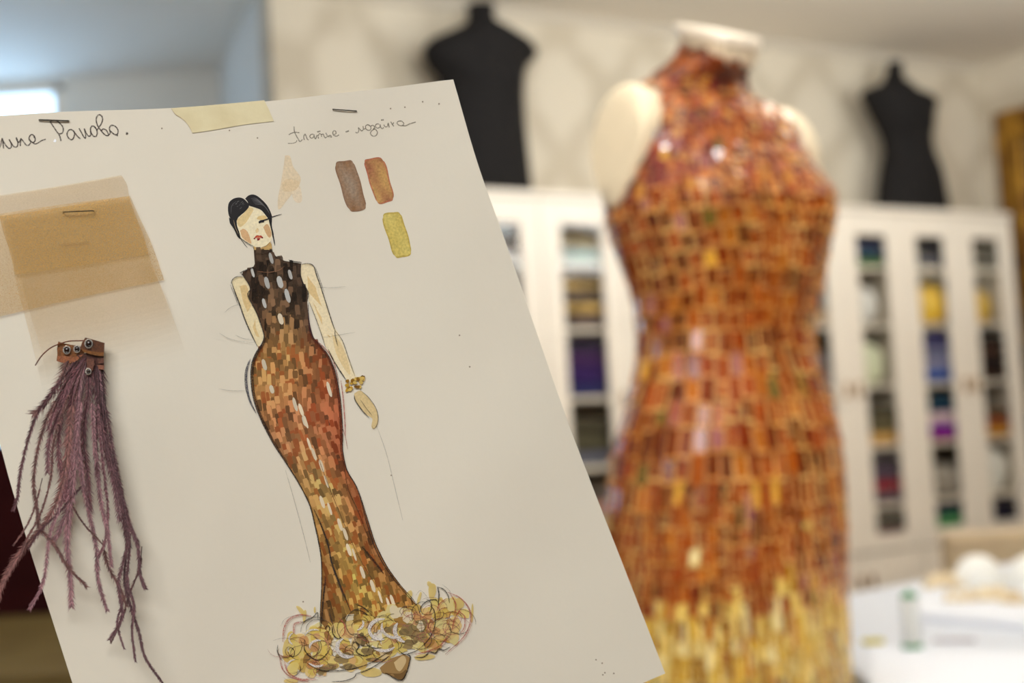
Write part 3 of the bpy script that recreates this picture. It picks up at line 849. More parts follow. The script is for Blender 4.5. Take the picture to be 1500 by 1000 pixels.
def flat_sheet(label, pts, z, th, m, cat='pattern paper', curl=0.0, name='pattern_paper', group=None):
    b = MB(); P = [at_h(x, y, z) for x, y in pts]
    n = 10
    top = []; 
    for i in range(n + 1):
        r = []
        for j in range(n + 1):
            u, v = i / n, j / n
            p = P[0] * (1 - u) * (1 - v) + P[1] * u * (1 - v) + P[2] * u * v + P[3] * (1 - u) * v
            r.append(p + Z_ * (th + curl * abs(2 * u - 1) ** 3 + curl * .3 * sin(3 * u + 5 * v) * 0))
        top.append(r)
    it = [[b.vert(p) for p in r] for r in top]
    ib = [[b.vert(p - Z_ * th) for p in r] for r in top]
    for i in range(n):
        for j in range(n):
            b.face((it[i][j], it[i + 1][j], it[i + 1][j + 1], it[i][j + 1])); b.face((ib[i][j], ib[i][j + 1], ib[i + 1][j + 1], ib[i + 1][j]))
    for k in range(n):
        for (a, c) in (((k, 0), (k + 1, 0)), ((k, n), (k + 1, n)), ((0, k), (0, k + 1)), ((n, k), (n, k + 1))):
            b.face((it[a[0]][a[1]], it[c[0]][c[1]], ib[c[0]][c[1]], ib[a[0]][a[1]]))
    o = b.build(name, m, smooth=True, angle=40)
    return tag(o, label, cat, group)
flat_sheet('thick stack of white boards lying at the back of the work table', [(1345, 908), (1580, 930), (1560, 872), (1350, 874)], TZ + .0006, .014, M['sheet'], 'paper stack', name='paper_stack')
flat_sheet('long white pattern sheet along the front of the work table', [(1275, 1045), (1640, 1100), (1600, 962), (1278, 946)], TZ + .0006, .0012, M['sheet'])

# spool of thread: white tube between two green flanges
sp_ = at_h(1337, 950, TZ)
spool = thing('thread_spool', 'tall white thread spool with green ends standing on the work table', 'thread spool', sp_)
b = MB(); b.lathe(sp_, [(.0175, .0005), (.0185, .002), (.0185, .007), (.0165, .009)]); b.build('lower_flange', M['green'], spool, smooth=True, angle=40)
b = MB(); b.lathe(sp_, [(.0145, .009), (.0160, .012), (.0160, .088), (.0145, .091)]); b.build('wound_thread', M['thread'], spool, smooth=True, angle=40)
b = MB(); b.lathe(sp_, [(.0145, .091), (.0150, .093), (.0135, .0965), (.006, .099), (.005, .103), (.003, .103)]); b.build('upper_flange', M['green'], spool, smooth=True, angle=40)

# yellow green chalk and grey scissors handle
ch = at_h(1280, 943, TZ)
b = MB(); b.box((ch[0] - .020, ch[1] - .012, TZ + .0005), (ch[0] + .018, ch[1] + .012, TZ + .009), bev=.003)
tag(b.build('tailors_chalk', mat('yellow_chalk', lin(196, 178, 40), .8)), 'yellow green tailors chalk lying on the table between dress and spool', 'chalk')
gs = at_h(1398, 941, TZ)
b = MB(); 
b.tube([gs + np.array([-.035, .012, .004]), gs + np.array([.0, .002, .0045]), gs + np.array([.035, -.012, .004])], .0035, 8)
tag(b.build('marking_pencil', mat('grey_pencil', lin(178, 168, 170), .5), smooth=True), 'pale grey marking pencil lying right of the thread spool', 'pencil')

# white wadding mounds and cream lace on the far end of the table
def mound(label, px, py, w, ht, z, m, seed, cat, name, amp=.15, d=None, rz=0.0):
    c = at_h(px, py, z); b = MB(); r = random.Random(seed); ph = [r.uniform(0, 6) for _ in range(5)]
    d = d or w * .7
    rings = []
    for i in range(14):
        t = i / 13; el = t * pi / 2
        ring = []
        for j in range(30):
            a = 2 * pi * j / 30
            q = 1 + amp * (.5 * sin(3 * a + ph[0]) + .4 * sin(5 * a + ph[1] + 3 * t) + .3 * sin(9 * a + ph[2] - 2 * t))
            rr = cos(el) * q + .002
            ring.append((c[0] + w / 2 * rr * cos(a), c[1] + d / 2 * rr * sin(a), z + .0006 + ht * sin(el) * (1 + .1 * amp * 5 * sin(4 * a + ph[3]) * cos(el))))
        rings.append(ring)
    b.loft(rings)
    return tag(b.build(name, m, origin=c, smooth=True, angle=80), label, cat)
mound('left white wadding heap at the far edge of the work table', 1434, 857, .122, .072, TZ, M['puff'], 3, 'wadding', 'wadding_heap', .12, .10)
mound('right white wadding heap at the far edge, cut by the frame', 1514, 860, .125, .074, TZ, M['puff'], 8, 'wadding', 'wadding_heap', .12, .10)
def lace(label, path, seed, z, w=.028):
    b = MB(); r = random.Random(seed)
    pts = []
    P = [at_h(x, y, z) for x, y in path]
    for i in range(len(P) - 1):
        for k in range(8):
            t = k / 8; pts.append(P[i] * (1 - t) + P[i + 1] * t)
    pts.append(P[-1])
    rings = []
    for i, p in enumerate(pts):
        t = pts[min(i + 1, len(pts) - 1)] - pts[max(0, i - 1)]; t /= np.linalg.norm(t)
        a = np.array([-t[1], t[0], 0])
        hh = .016 + .009 * sin(i * 1.3) + .004 * sin(i * 2.9)
        ww = w * (1 + .25 * sin(i * 1.7))
        rings.append([p + a * (ww / 2 * cos(k / 9 * pi)) + Z_ * (.0006 + hh * sin(k / 9 * pi)) for k in range(10)])
    b.loft(rings)
    return tag(b.build('lace_trim', M['lace'], smooth=True, angle=70), label, 'lace')
lace('cream lace trim heaped left of the white wadding', [(1362, 862), (1375, 852), (1392, 856), (1404, 862)], 1, TZ + .0006, .034)
lace('cream lace trim heaped in front of the left wadding heap', [(1385, 880), (1412, 880), (1440, 876)], 2, TZ + .0155, .03)
lace('pale gold lace trim in front of the right wadding heap', [(1438, 880), (1458, 872), (1478, 882), (1500, 884)], 3, TZ + .0155, .036)

# beige upholstered bench back behind the table
bc = at_y(1388, 862, 4.2)
pL = at_y(1388, 783, 4.62)
b = MB()
bt = thing('upholstered_bench', 'beige upholstered bench back behind the white wadding', 'bench', (pL[0] + .7, 4.77, 0))
b = MB(); b.box((pL[0], 4.62, .42), (pL[0] + 1.3, 4.73, pL[2]), bev=.02); b.build('backrest', M['card'], bt, smooth=True)
b = MB(); b.box((pL[0], 4.735, .36), (pL[0] + 1.3, 5.22, .46), bev=.03); b.build('seat', M['card'], bt, smooth=True)
for sx in (.04, 1.22):
    for yy in (4.64, 5.16):
        b = MB(); b.box((pL[0] + sx, yy, .0005), (pL[0] + sx + .05, yy + .05, .43 if yy < 4.9 else .37)); b.build('leg', M['olive'], bt)

# gilt frame on the right wall
g0 = 0.10
tq = None
fr_t = thing('gilt_mirror', 'tall gilt framed mirror on the wall at the right edge', 'mirror', L(SR - .03, WB + 1.0, 0.3))
zt = 2.94
b = MB('wall')
def gbar(n0, n1, z0, z1):
    b.box((SR - .062, n0, z0), (SR - .001, n1, z1), bev=.02)
ga, gb_ = WB + 0.13, WB + 1.55
gbar(ga, ga + .17, .3, zt); gbar(gb_ - .17, gb_, .3, zt); gbar(ga + .15, gb_ - .15, zt - .17, zt); gbar(ga + .15, gb_ - .15, .3, .47)
b.build('frame', M['gold'], fr_t, smooth=True)
b = MB('wall'); b.box((SR - .03, ga + .16, .46), (SR - .024, gb_ - .16, zt - .16)); b.build('mirror_glass', M['mirror'], fr_t)

# dark things at the left, behind the sheet
cbt = thing('wardrobe', 'dark maroon wardrobe in shade left of the sketch sheet', 'wardrobe', (-1.75, 3.7, 0))
b = MB(); b.box((-2.6, 3.55, .0005), (-0.95, 4.1, 1.36), bev=.01); b.build('body', M['maroon'], cbt)
for i in range(3):
    b = MB(); x = -2.58 + i * .543; b.box((x, 3.53, .06), (x + .53, 3.549, 1.33), bev=.004); d = b.build('door', M['maroon'], cbt)
    b = MB(); b.box((x + .48, 3.51, .75), (x + .495, 3.53, .9), bev=.003); b.build('handle', M['brass'], d)
tzl = at_y(40, 900, 3.45)[2]
lt_ = thing('side_table', 'olive brown wooden table low at the left edge of the picture', 'table', (-1.5, 3.0, 0))
b = MB(); b.box((-2.4, 2.45, tzl - .04), (-0.72, 3.45, tzl), bev=.006); b.build('table_top', M['olive'], lt_)
b = MB(); b.box((-2.3, 2.55, tzl - .16), (-0.82, 3.35, tzl - .041)); b.build('apron', M['olive'], lt_)
for x in (-2.28, -.9):
    for y in (2.57, 3.27):
        b = MB(); b.box((x, y, .0005), (x + .06, y + .06, tzl - .161), bev=.004); b.build('leg', M['olive'], lt_)

# ------------------------------------------------------------------ the sheet with the fashion sketch
def smoothstep(t): return t * t * (3 - 2 * t)
def depth_inv(px): return 1 / 0.652 + (1 / 0.615 - 1 / 0.652) * (430 - px) / 575.0
def SP(px, py, off=0.0):
    """point on the sheet; off in metres towards the viewer"""
    d = 1 / depth_inv(px)
    wv = 0.0007 * sin(px * .0105 + py * .004 + .6) + 0.0005 * sin(px * .006 - py * .009 + 2.0) + .0003 * sin(px * .02 + py * .013)
    return CAM + ray(px, py) * (d + wv - off)

def polyline(P):
    P = np.array(P, float)
    s = np.concatenate([[0], np.cumsum(np.linalg.norm(np.diff(P, axis=0), axis=1))]); s /= s[-1]
    return lambda t: np.array([np.interp(t, s, P[:, 0]), np.interp(t, s, P[:, 1])])
def catmull(P, n=6):
    P = [np.array(p, float) for p in P]
    if len(P) < 3: return P
    Q = [2 * P[0] - P[1]] + P + [2 * P[-1] - P[-2]]
    out = []
    for i in range(1, len(Q) - 2):
        for k in range(n):
            t = k / n
            out.append(.5 * ((2 * Q[i]) + (-Q[i - 1] + Q[i + 1]) * t + (2 * Q[i - 1] - 5 * Q[i] + 4 * Q[i + 1] - Q[i + 2]) * t * t + (-Q[i - 1] + 3 * Q[i] - 3 * Q[i + 1] + Q[i + 2]) * t ** 3))
    out.append(P[-1])
    return out
eT = polyline(catmull([(-146, 179), (0, 169.5), (98, 163.5), (210, 160), (300, 155.5), (400, 147.5), (496, 136.5), (580, 127), (640, 119), (664, 116.3)]))
eR = polyline(catmull([(664, 116.3), (700, 240), (741, 355), (781, 472), (822, 590), (862, 697), (912, 825), (974.5, 986)]))
eL = polyline([(-146, 179), (0, 651), (13, 700), (45, 809), (106, 1000), (189, 1270)])
eB = polyline(catmull([(189, 1270), (420, 1220), (650, 1140), (860, 1038), (940, 1001), (974.5, 986)]))
cTL, cTR, cBL, cBR = eT(0), eT(1), eB(0), eB(1)
SHEET = thing('sketch_sheet', 'cream paper sheet with a painted fashion figure, swatches and feather sample', 'drawing', SP(400, 600))
b = MB()
n = 110
top = []
for i in range(n + 1):
    v = i / n; r = []
    for j in range(n + 1):
        u = j / n
        q = (1 - v) * eT(u) + v * eB(u) + (1 - u) * eL(v) + u * eR(v) - ((1 - u) * (1 - v) * cTL + u * (1 - v) * cTR + (1 - u) * v * cBL + u * v * cBR)
        r.append(q)
    top.append(r)
it = [[b.vert(SP(q[0], q[1])) for q in r] for r in top]
ib = [[b.vert(SP(q[0], q[1], -.00028)) for q in r] for r in top]
hole = (80.5, 206)
for i in range(n):
    for j in range(n):
        b.face((it[i][j], it[i + 1][j], it[i + 1][j + 1], it[i][j + 1])); b.face((ib[i][j], ib[i][j + 1], ib[i + 1][j + 1], ib[i + 1][j]))
for k in range(n):
    for (a, c) in (((k, 0), (k + 1, 0)), ((k, n), (k + 1, n)), ((0, k), (0, k + 1)), ((n, k), (n, k + 1))):
        b.face((it[a[0]][a[1]], it[c[0]][c[1]], ib[c[0]][c[1]], ib[a[0]][a[1]]))
b.build('paper', M['paper'], SHEET, smooth=True, angle=40)

class Draw:
    """collects flat strokes and washes lying on the sheet (pixel sized pattern, real layers a few microns thick)"""
    def __init__(self, base=0.00008, step=2.0e-6):
        self.b = MB(); self.o = base; self.step = step
    def nxt(self):
        self.o += self.step; return self.o
    def fill(self, pts, col, smooth=True, m=0):
        o = self.nxt()
        P = catmull(list(pts) + [pts[0]], 4)[:-1] if smooth else pts
        self.b.poly([SP(p[0], p[1], o) for p in P], col, m)
    def stroke(self, pts, wpx, col, taper=True, n=6, m=0):
        o = self.nxt()
        P = catmull(pts, n)
        K = len(P); prev = None
        for i, p in enumerate(P):
            t = P[min(i + 1, K - 1)] - P[max(i - 1, 0)]
            l = np.linalg.norm(t) + 1e-9
            nn = np.array([-t[1], t[0]]) / l
            w_ = wpx / 2
            if taper:
                u = i / (K - 1); w_ *= .35 + .65 * min(1, 5 * min(u, 1 - u))
            a = self.b.vert(SP(*(p + nn * w_), o)); c = self.b.vert(SP(*(p - nn * w_), o))
            if prev: self.b.face((prev[0], prev[1], c, a), col, m)
            prev = (a, c)
    def build(self, name, mats, parent):
        return self.b.build(name, mats, parent)
def T(pts, x0, y0, s): return [(x0 + x / s, y0 + y / s) for x, y in pts]

# --- pencilled writing
d = Draw(); c = lin(84, 72, 66, .92)
A = lambda pts, w_=1.9: d.stroke(T(pts, 0, 160, 14.29), w_, c, taper=False)
A([(-60, 700), (-30, 800), (10, 760), (35, 640), (48, 610), (62, 700), (75, 820)])
A([(45, 620), (80, 690), (130, 765), (190, 820), (232, 795), (235, 720), (190, 630)])
A([(190, 630), (250, 730), (300, 785), (350, 785), (372, 740), (368, 660), (340, 590)])
A([(340, 590), (350, 640), (395, 690), (440, 620)]); A([(440, 605), (428, 690), (425, 770)])
A([(430, 605), (480, 660), (540, 740), (590, 755), (630, 720), (645, 670)])
A([(720, 600), (700, 545), (660, 530), (620, 565), (605, 630), (640, 670), (690, 692), (728, 670), (735, 610), (715, 550)])
A([(615, 620), (650, 670), (700, 712), (745, 725), (800, 700), (870, 655), (960, 625)], 1.5)
A([(1045, 250), (1110, 350), (1190, 470), (1235, 530), (1262, 600), (1275, 665)])
A([(1050, 245), (1110, 235), (1180, 240), (1260, 300), (1315, 370), (1325, 440), (1300, 500), (1235, 515)])
A = lambda pts, w_=1.9: d.stroke(T(pts, 90, 160, 13.636), w_, c, taper=False)
A([(240, 430), (190, 405), (140, 425), (113, 480), (125, 545), (165, 595), (215, 605), (248, 555), (262, 480), (235, 428)])
A([(235, 425), (290, 500), (340, 560), (378, 588)])
A([(352, 380), (400, 465), (440, 540), (478, 578), (482, 500), (455, 385)])
A([(455, 385), (488, 465), (525, 520), (562, 538), (585, 500), (580, 430)])
A([(690, 390), (650, 340), (605, 340), (580, 390), (592, 470), (640, 535), (690, 540), (715, 480), (700, 400), (660, 345)])
A([(700, 430), (745, 365), (795, 290), (822, 205), (802, 135), (755, 108), (710, 140), (693, 215), (715, 310), (760, 385), (815, 455), (870, 510), (935, 525), (925, 465), (885, 410), (830, 395), (800, 425)])
A([(935, 525), (972, 480), (962, 425)], 1.5)
A([(1050, 325), (1000, 320), (965, 355), (965, 415), (1010, 465), (1060, 500), (1108, 505), (1132, 440), (1105, 370), (1050, 325)])
A([(1108, 500), (1122, 535)])
A([(1290, 480), (1305, 470), (1320, 485), (1305, 497), (1292, 484)], 2.2)
d.build('handwriting', M['pencil'], SHEET)['label'] = 'dark pencilled name at the upper left of the sheet'
d = Draw(); c = lin(140, 130, 114, .8)
A = lambda pts, w_=1.5: d.stroke(T(pts, 420, 170, 15), w_, c, taper=False)
A([(160, 230), (170, 340), (210, 430), (250, 500), (292, 560), (345, 510)]); A([(45, 410), (110, 375), (180, 355), (280, 365)])
A([(225, 530), (205, 570), (150, 592), (90, 600), (25, 600)], 1.1)
A([(385, 525), (375, 450), (400, 395), (430, 450), (450, 500), (480, 525)])
A([(590, 395), (535, 405), (508, 445), (535, 482), (580, 470), (602, 410), (610, 465), (635, 498), (662, 430), (680, 430), (700, 495)])
A([(690, 430), (720, 385), (750, 400), (770, 455)]); A([(755, 410), (800, 395), (820, 440), (850, 478), (880, 450)])
A([(668, 348), (740, 328)], 2); A([(858, 368), (880, 410), (905, 455), (930, 430), (965, 425), (985, 462), (935, 445)])
A([(1028, 405), (1080, 385), (1075, 335), (1035, 322), (1012, 365), (1030, 418), (1090, 440), (1150, 412)])
A([(1293, 350), (1368, 322)], 2)
A = lambda pts, w_=1.5: d.stroke(T(pts, 510, 160, 13.636), w_, c, taper=False)
A([(145, 455), (180, 472), (212, 430), (205, 365)]); A([(200, 365), (235, 400), (272, 432), (302, 390), (295, 335)]); A([(300, 400), (345, 388)])
A([(430, 325), (390, 308), (350, 335), (352, 385), (400, 420), (448, 405), (450, 350), (410, 312)])
A([(450, 335), (495, 320), (530, 360), (505, 392), (550, 405), (583, 460), (560, 520), (500, 537), (452, 500), (450, 455), (490, 415), (545, 385)])
A([(620, 295), (570, 295), (542, 335), (580, 375), (635, 355), (640, 300)]); A([(635, 310), (650, 360), (685, 388), (705, 360)])
A([(712, 305), (735, 345), (780, 345), (800, 275)]); A([(800, 270), (822, 365)]); A([(658, 217), (712, 210)], 2)
A([(850, 248), (875, 290), (912, 342)]); A([(885, 300), (912, 262)])
A([(1060, 232), (1005, 238), (975, 275), (1015, 318), (1075, 325), (1112, 290), (1075, 240), (1020, 232)])
A([(1075, 325), (1150, 327), (1230, 290), (1350, 255)])
d.build('handwriting', M['pencil'], SHEET)['label'] = 'faint pencilled words at the upper right of the sheet'

# --- paint swatches
def swatch(corners, cols, label, seed):
    d = Draw(); r = random.Random(seed)
    P = [np.array(p, float) for p in corners]
    nu, nv = 14, 30
    g = []
    for j in range(nv + 1):
        v = j / nv; row_ = []
        for i in range(nu + 1):
            u = i / nu
            p = P[0] * (1 - u) * (1 - v) + P[1] * u * (1 - v) + P[2] * u * v + P[3] * (1 - u) * v
            # rounded corners and a hand painted edge
            k = .06 * (abs(2 * u - 1) ** 6) * (abs(2 * v - 1) ** 6) * 3
            ctr = sum(P) / 4
            p = p + (ctr - p) * k + np.array([.5 * sin(v * 11 + seed), .4 * sin(u * 9 + seed)])
            row_.append(d.b.vert(SP(p[0], p[1], .0001)))
        g.append(row_)
    ph = [r.uniform(0, 6) for _ in range(6)]
    for j in range(nv):
        for i in range(nu):
            u, v = (i + .5) / nu, (j + .5) / nv
            t = .5 + .28 * sin(5 * v + ph[0] + 2 * u) + .25 * sin(7 * u + ph[1] - 4 * v) + r.uniform(-.12, .12)
            edge = 1 if (i in (0, nu - 1) or j in (0, nv - 1)) else 0
            t = max(0, min(1, t)); a, c_, e = [np.array(lin(*[v_ * .88 + .12 * (sum(q) / 3) for v_ in q])) for q in cols]
            col = a * (1 - t) + c_ * t
            if edge: col = col * .35 + e * .65
            d.b.face((g[j][i], g[j][i + 1], g[j + 1][i + 1], g[j + 1][i]), tuple(col))
    d.build('paint_swatch', M['water2'], SHEET)['label'] = label
C7 = lambda pts: T(pts, 380, 100, 3.334)
swatch(C7([(360, 458), (462, 445), (530, 688), (435, 706)]), [(158, 134, 112), (150, 104, 66), (140, 104, 80)], 'grey brown painted swatch', 3)
swatch(C7([(502, 445), (608, 431), (664, 645), (572, 668)]), [(168, 104, 70), (198, 150, 84), (188, 98, 76)], 'red brown painted swatch', 5)
swatch(C7([(590, 710), (690, 697), (752, 910), (660, 932)]), [(206, 180, 88), (214, 192, 100), (186, 156, 62)], 'yellow painted swatch', 8)
d = Draw(); c = lin(224, 204, 174)
d.fill(C7([(125, 425), (150, 430), (165, 480), (200, 530), (195, 570), (170, 600), (130, 650), (95, 690), (90, 640), (105, 560), (118, 480)]), c)
d.fill(C7([(160, 560), (195, 570), (208, 645), (180, 655), (160, 620)]), lin(226, 208, 182))
d.fill(C7([(110, 560), (140, 540), (195, 555), (175, 595), (120, 600)]), lin(221, 197, 162))
d.build('paint_stain', M['water'], SHEET)['label'] = 'pale peach stain beside the head'

# --- the painted figure
FIG = Draw()            # skin
C5 = lambda pts: T(pts, 320, 380, 3.848)
C6 = lambda pts: T(pts, 350, 600, 2.5)
C3 = lambda pts: T(pts, 320, 270, 7.69)
skin = lin(232, 214, 174); skin2 = lin(220, 190, 138); skin3 = lin(238, 222, 186)
FIG.fill(C3([(200, 410), (222, 370), (285, 310), (340, 238), (400, 258), (472, 288), (530, 345), (570, 390), (596, 480), (602, 590), (572, 665), (530, 693), (465, 717), (395, 695), (320, 655), (255, 600), (222, 520)]), lin(238, 224, 190))
FIG.fill(C3([(205, 400), (290, 320), (340, 260), (395, 280), (360, 350), (310, 430), (250, 480), (220, 460)]), lin(224, 198, 146))
FIG.fill(C3([(245, 520), (280, 500), (325, 530), (355, 600), (372, 665), (330, 650), (270, 600)]), lin(214, 172, 128))
FIG.fill(C3([(505, 480), (545, 445), (575, 480), (598, 560), (575, 600), (540, 560)]), lin(208, 168, 124))
FIG.fill(C3([(430, 390), (450, 360), (520, 350), (545, 385), (480, 400)]), lin(224, 194, 138))
FIG.fill(C3([(415, 520), (440, 490), (455, 520), (430, 550)]), lin(226, 198, 150))
FIG.fill(C3([(395, 695), (460, 718), (530, 695), (585, 650), (603, 735), (540, 768), (470, 776), (405, 772)]), lin(206, 168, 108))
FIG.fill(C5([(75, 128), (92, 103), (135, 96), (160, 122), (178, 170), (172, 205), (215, 300), (242, 380), (255, 440), (240, 470), (222, 490), (190, 425), (150, 335), (120, 250), (93, 185)]), skin)
FIG.fill(C5([(120, 150), (160, 150), (185, 260), (235, 390), (240, 440), (215, 440), (180, 340), (140, 240)]), skin2)
FIG.fill(C5([(465, 30), (500, 22), (532, 35), (552, 85), (582, 170), (617, 280), (648, 370), (690, 440), (725, 530), (760, 620), (775, 672), (738, 690), (690, 630), (640, 560), (605, 490), (578, 420), (545, 320), (510, 235), (505, 190), (480, 145), (462, 85)]), lin(234, 216, 180))
FIG.fill(C5([(480, 60), (520, 90), (560, 190), (600, 300), (640, 400), (625, 440), (590, 380), (545, 280), (515, 200), (490, 120)]), skin2)
FIG.fill(C5([(640, 420), (690, 470), (735, 590), (740, 650), (700, 600), (660, 520)]), lin(224, 198, 150))
FIG.fill(C5([(765, 755), (800, 738), (842, 775), (882, 830), (900, 880), (897, 930), (877, 955), (862, 942), (868, 900), (852, 885), (832, 872), (800, 832), (768, 790)]), lin(216, 190, 140))
fs = FIG.build('painted_figure', M['water'], SHEET)
# mouth, hair
d = Draw(.00014)
d.fill(C3([(398, 612), (420, 580), (445, 572), (460, 578), (480, 575), (503, 600), (478, 600), (455, 598), (430, 600)]), lin(176, 60, 44))
d.fill(C3([(430, 605), (470, 605), (462, 625), (448, 628)]), lin(160, 40, 40))
d.fill(C3([(428, 585), (470, 583), (465, 598), (435, 600)]), lin(206, 100, 64))
for x, y in ((405, 610), (445, 625), (493, 600)): d.fill(C3([(x - 8, y - 6), (x + 8, y - 6), (x + 8, y + 6), (x - 8, y + 6)]), lin(110, 16, 24))
d.build('painted_lips', M['ink'], fs)
d = Draw(.00014); hk = lin(30, 26, 28)
d.fill(C3([(205, 412), (150, 400), (116, 345), (107, 265), (122, 200), (175, 158), (245, 148), (300, 175), (345, 240), (305, 300), (245, 352), (222, 375)]), hk)
d.fill(C3([(118, 370), (150, 392), (200, 395), (210, 470), (235, 540), (248, 612), (212, 585), (175, 500), (130, 435)]), hk)
d.fill(C3([(300, 160), (340, 124), (390, 114), (440, 132), (500, 182), (552, 242), (590, 318), (603, 372), (568, 390), (530, 345), (480, 288), (400, 256), (345, 238), (328, 195)]), hk)
d.fill(C3([(560, 370), (600, 368), (602, 470), (622, 560), (612, 600), (596, 520), (575, 440)]), hk)
d.stroke(C3([(600, 500), (620, 600), (636, 690)]), 1.6, hk)
d.stroke(C3([(240, 600), (280, 655), (325, 712)]), 1.0, lin(90, 80, 74))
gl = lin(120, 118, 118)
rh = random.Random(2)
for k in range(16):
    a = rh.uniform(0, 6.28); r_ = rh.uniform(15, 62); x, y = 215 + r_ * cos(a), 235 + r_ * .8 * sin(a)
    d.stroke(C3([(x, y), (x + rh.uniform(10, 26), y + rh.uniform(-22, -6))]), .7, jit(gl, .4, rh))
for k in range(9):
    y0 = 150 + k * 9
    d.stroke(C3([(365 + k * 6, y0 + 8), (420 + k * 8, y0 + 6), (480 + k * 8, y0 + 50), (530 + k * 6, y0 + 110)]), .6, jit(lin(96, 92, 94), .35, rh))
d.stroke(C3([(140, 330), (150, 240), (200, 190)]), .6, lin(90, 88, 92)); d.stroke(C3([(170, 400), (190, 480), (225, 560)]), .9, lin(150, 128, 100))
# eye
d.fill(C3([(452, 420), (470, 405), (510, 400), (512, 425), (480, 430), (458, 438)]), lin(20, 18, 24))
d.stroke(C3([(455, 425), (500, 412), (560, 385), (620, 362), (712, 335)]), 1.3, lin(34, 34, 44))
d.stroke(C3([(480, 412), (540, 396), (580, 380)]), 2.0, lin(22, 20, 26))
d.build('painted_hair', M['ink'], fs)

# dress wash
LX = C5([(190, -30), (204, 5), (135, 62), (125, 75), (165, 130), (180, 166), (165, 205), (215, 300), (235, 350), (250, 400), (256, 440), (240, 480), (215, 520), (192, 575), (182, 640), (186, 720), (202, 800), (230, 880), (268, 960), (300, 1010)])
LX = [(372, 371), (373.5, 389), (353, 399.5), (363, 414), (367, 423), (363.5, 433), (376, 458), (381, 471), (385, 484), (387, 494), (383, 505), (376, 515), (369.5, 530), (367.5, 546), (368.5, 567), (372.5, 588), (380, 609), (389, 628), (402, 652), (418, 676), (438, 708), (454, 740), (462, 772), (468, 800), (471, 824), (471, 860), (469, 896), (469, 925)]
RX = [(398, 366), (405, 377), (420, 383), (441, 385), (440, 401), (445, 416), (451, 428), (450, 442), (451, 458), (454, 476), (459, 494), (469, 505), (481, 520), (490, 541), (495, 562), (499, 588), (501, 614), (502, 640), (502, 660), (508, 688), (522, 712), (532, 740), (542, 772), (550, 796), (566, 828), (586, 856), (612, 888), (618, 925)]
ly = np.array([p[1] for p in LX]); lx = np.array([p[0] for p in LX]); ry = np.array([p[1] for p in RX]); rx = np.array([p[0] for p in RX])
def edges(y): return float(np.interp(y, ly, lx)), float(np.interp(y, ry, rx))
GR = [ # y, left, middle, right
 (366, (70, 52, 40), (84, 64, 48), (64, 48, 38)), (400, (66, 50, 40), (108, 82, 60), (66, 50, 40)), (450, (74, 54, 40), (118, 88, 62), (80, 60, 46)),
 (480, (96, 66, 44), (166, 124, 74), (92, 66, 50)), (515, (150, 104, 54), (190, 140, 78), (130, 76, 46)), (560, (190, 140, 78), (192, 132, 74), (156, 86, 50)),
 (610, (178, 120, 70), (190, 120, 74), (160, 82, 48)), (660, (160, 106, 66), (194, 136, 82), (152, 78, 44)), (710, (180, 132, 72), (204, 158, 88), (146, 74, 40)),
 (770, (180, 130, 66), (204, 156, 84), (142, 80, 42)), (830, (140, 92, 44), (202, 158, 76), (150, 92, 46)), (890, (128, 84, 44), (208, 164, 76), (166, 112, 50)), (940, (140, 96, 50), (208, 168, 84), (170, 120, 60))]
def soft(c_, k=.07):
    g_ = .3 * c_[0] + .59 * c_[1] + .11 * c_[2]
    return [v_ * (1 - k) + g_ * k for v_ in c_]
def grad(y, u):
    ys = [g_[0] for g_ in GR]
    a, m_, c_ = [np.array([np.interp(y, ys, [g_[k][q] for g_ in GR]) for q in range(3)]) for k in (1, 2, 3)]
    col = a * (1 - u / .45) + m_ * (u / .45) if u < .45 else m_ * (1 - (u - .45) / .55) + c_ * ((u - .45) / .55)
    return col
rs = random.Random(21)
d = Draw(.00012)
ys = np.arange(366, 926, 4.0)
for i in range(len(ys) - 1):
    l0, r0 = edges(ys[i]); l1, r1 = edges(ys[i + 1])
    for j in range(8):
        u0, u1 = j / 8, (j + 1) / 8
        c_ = grad(ys[i], (u0 + u1) / 2)
        d.b.poly([SP(l0 + (r0 - l0) * u0, ys[i], .00012), SP(l0 + (r0 - l0) * u1, ys[i], .00012), SP(l1 + (r1 - l1) * u1, ys[i + 1], .00012), SP(l1 + (r1 - l1) * u0, ys[i + 1], .00012)], lin(*soft(c_)))
dw = d.build('painted_dress', M['water2'], SHEET)
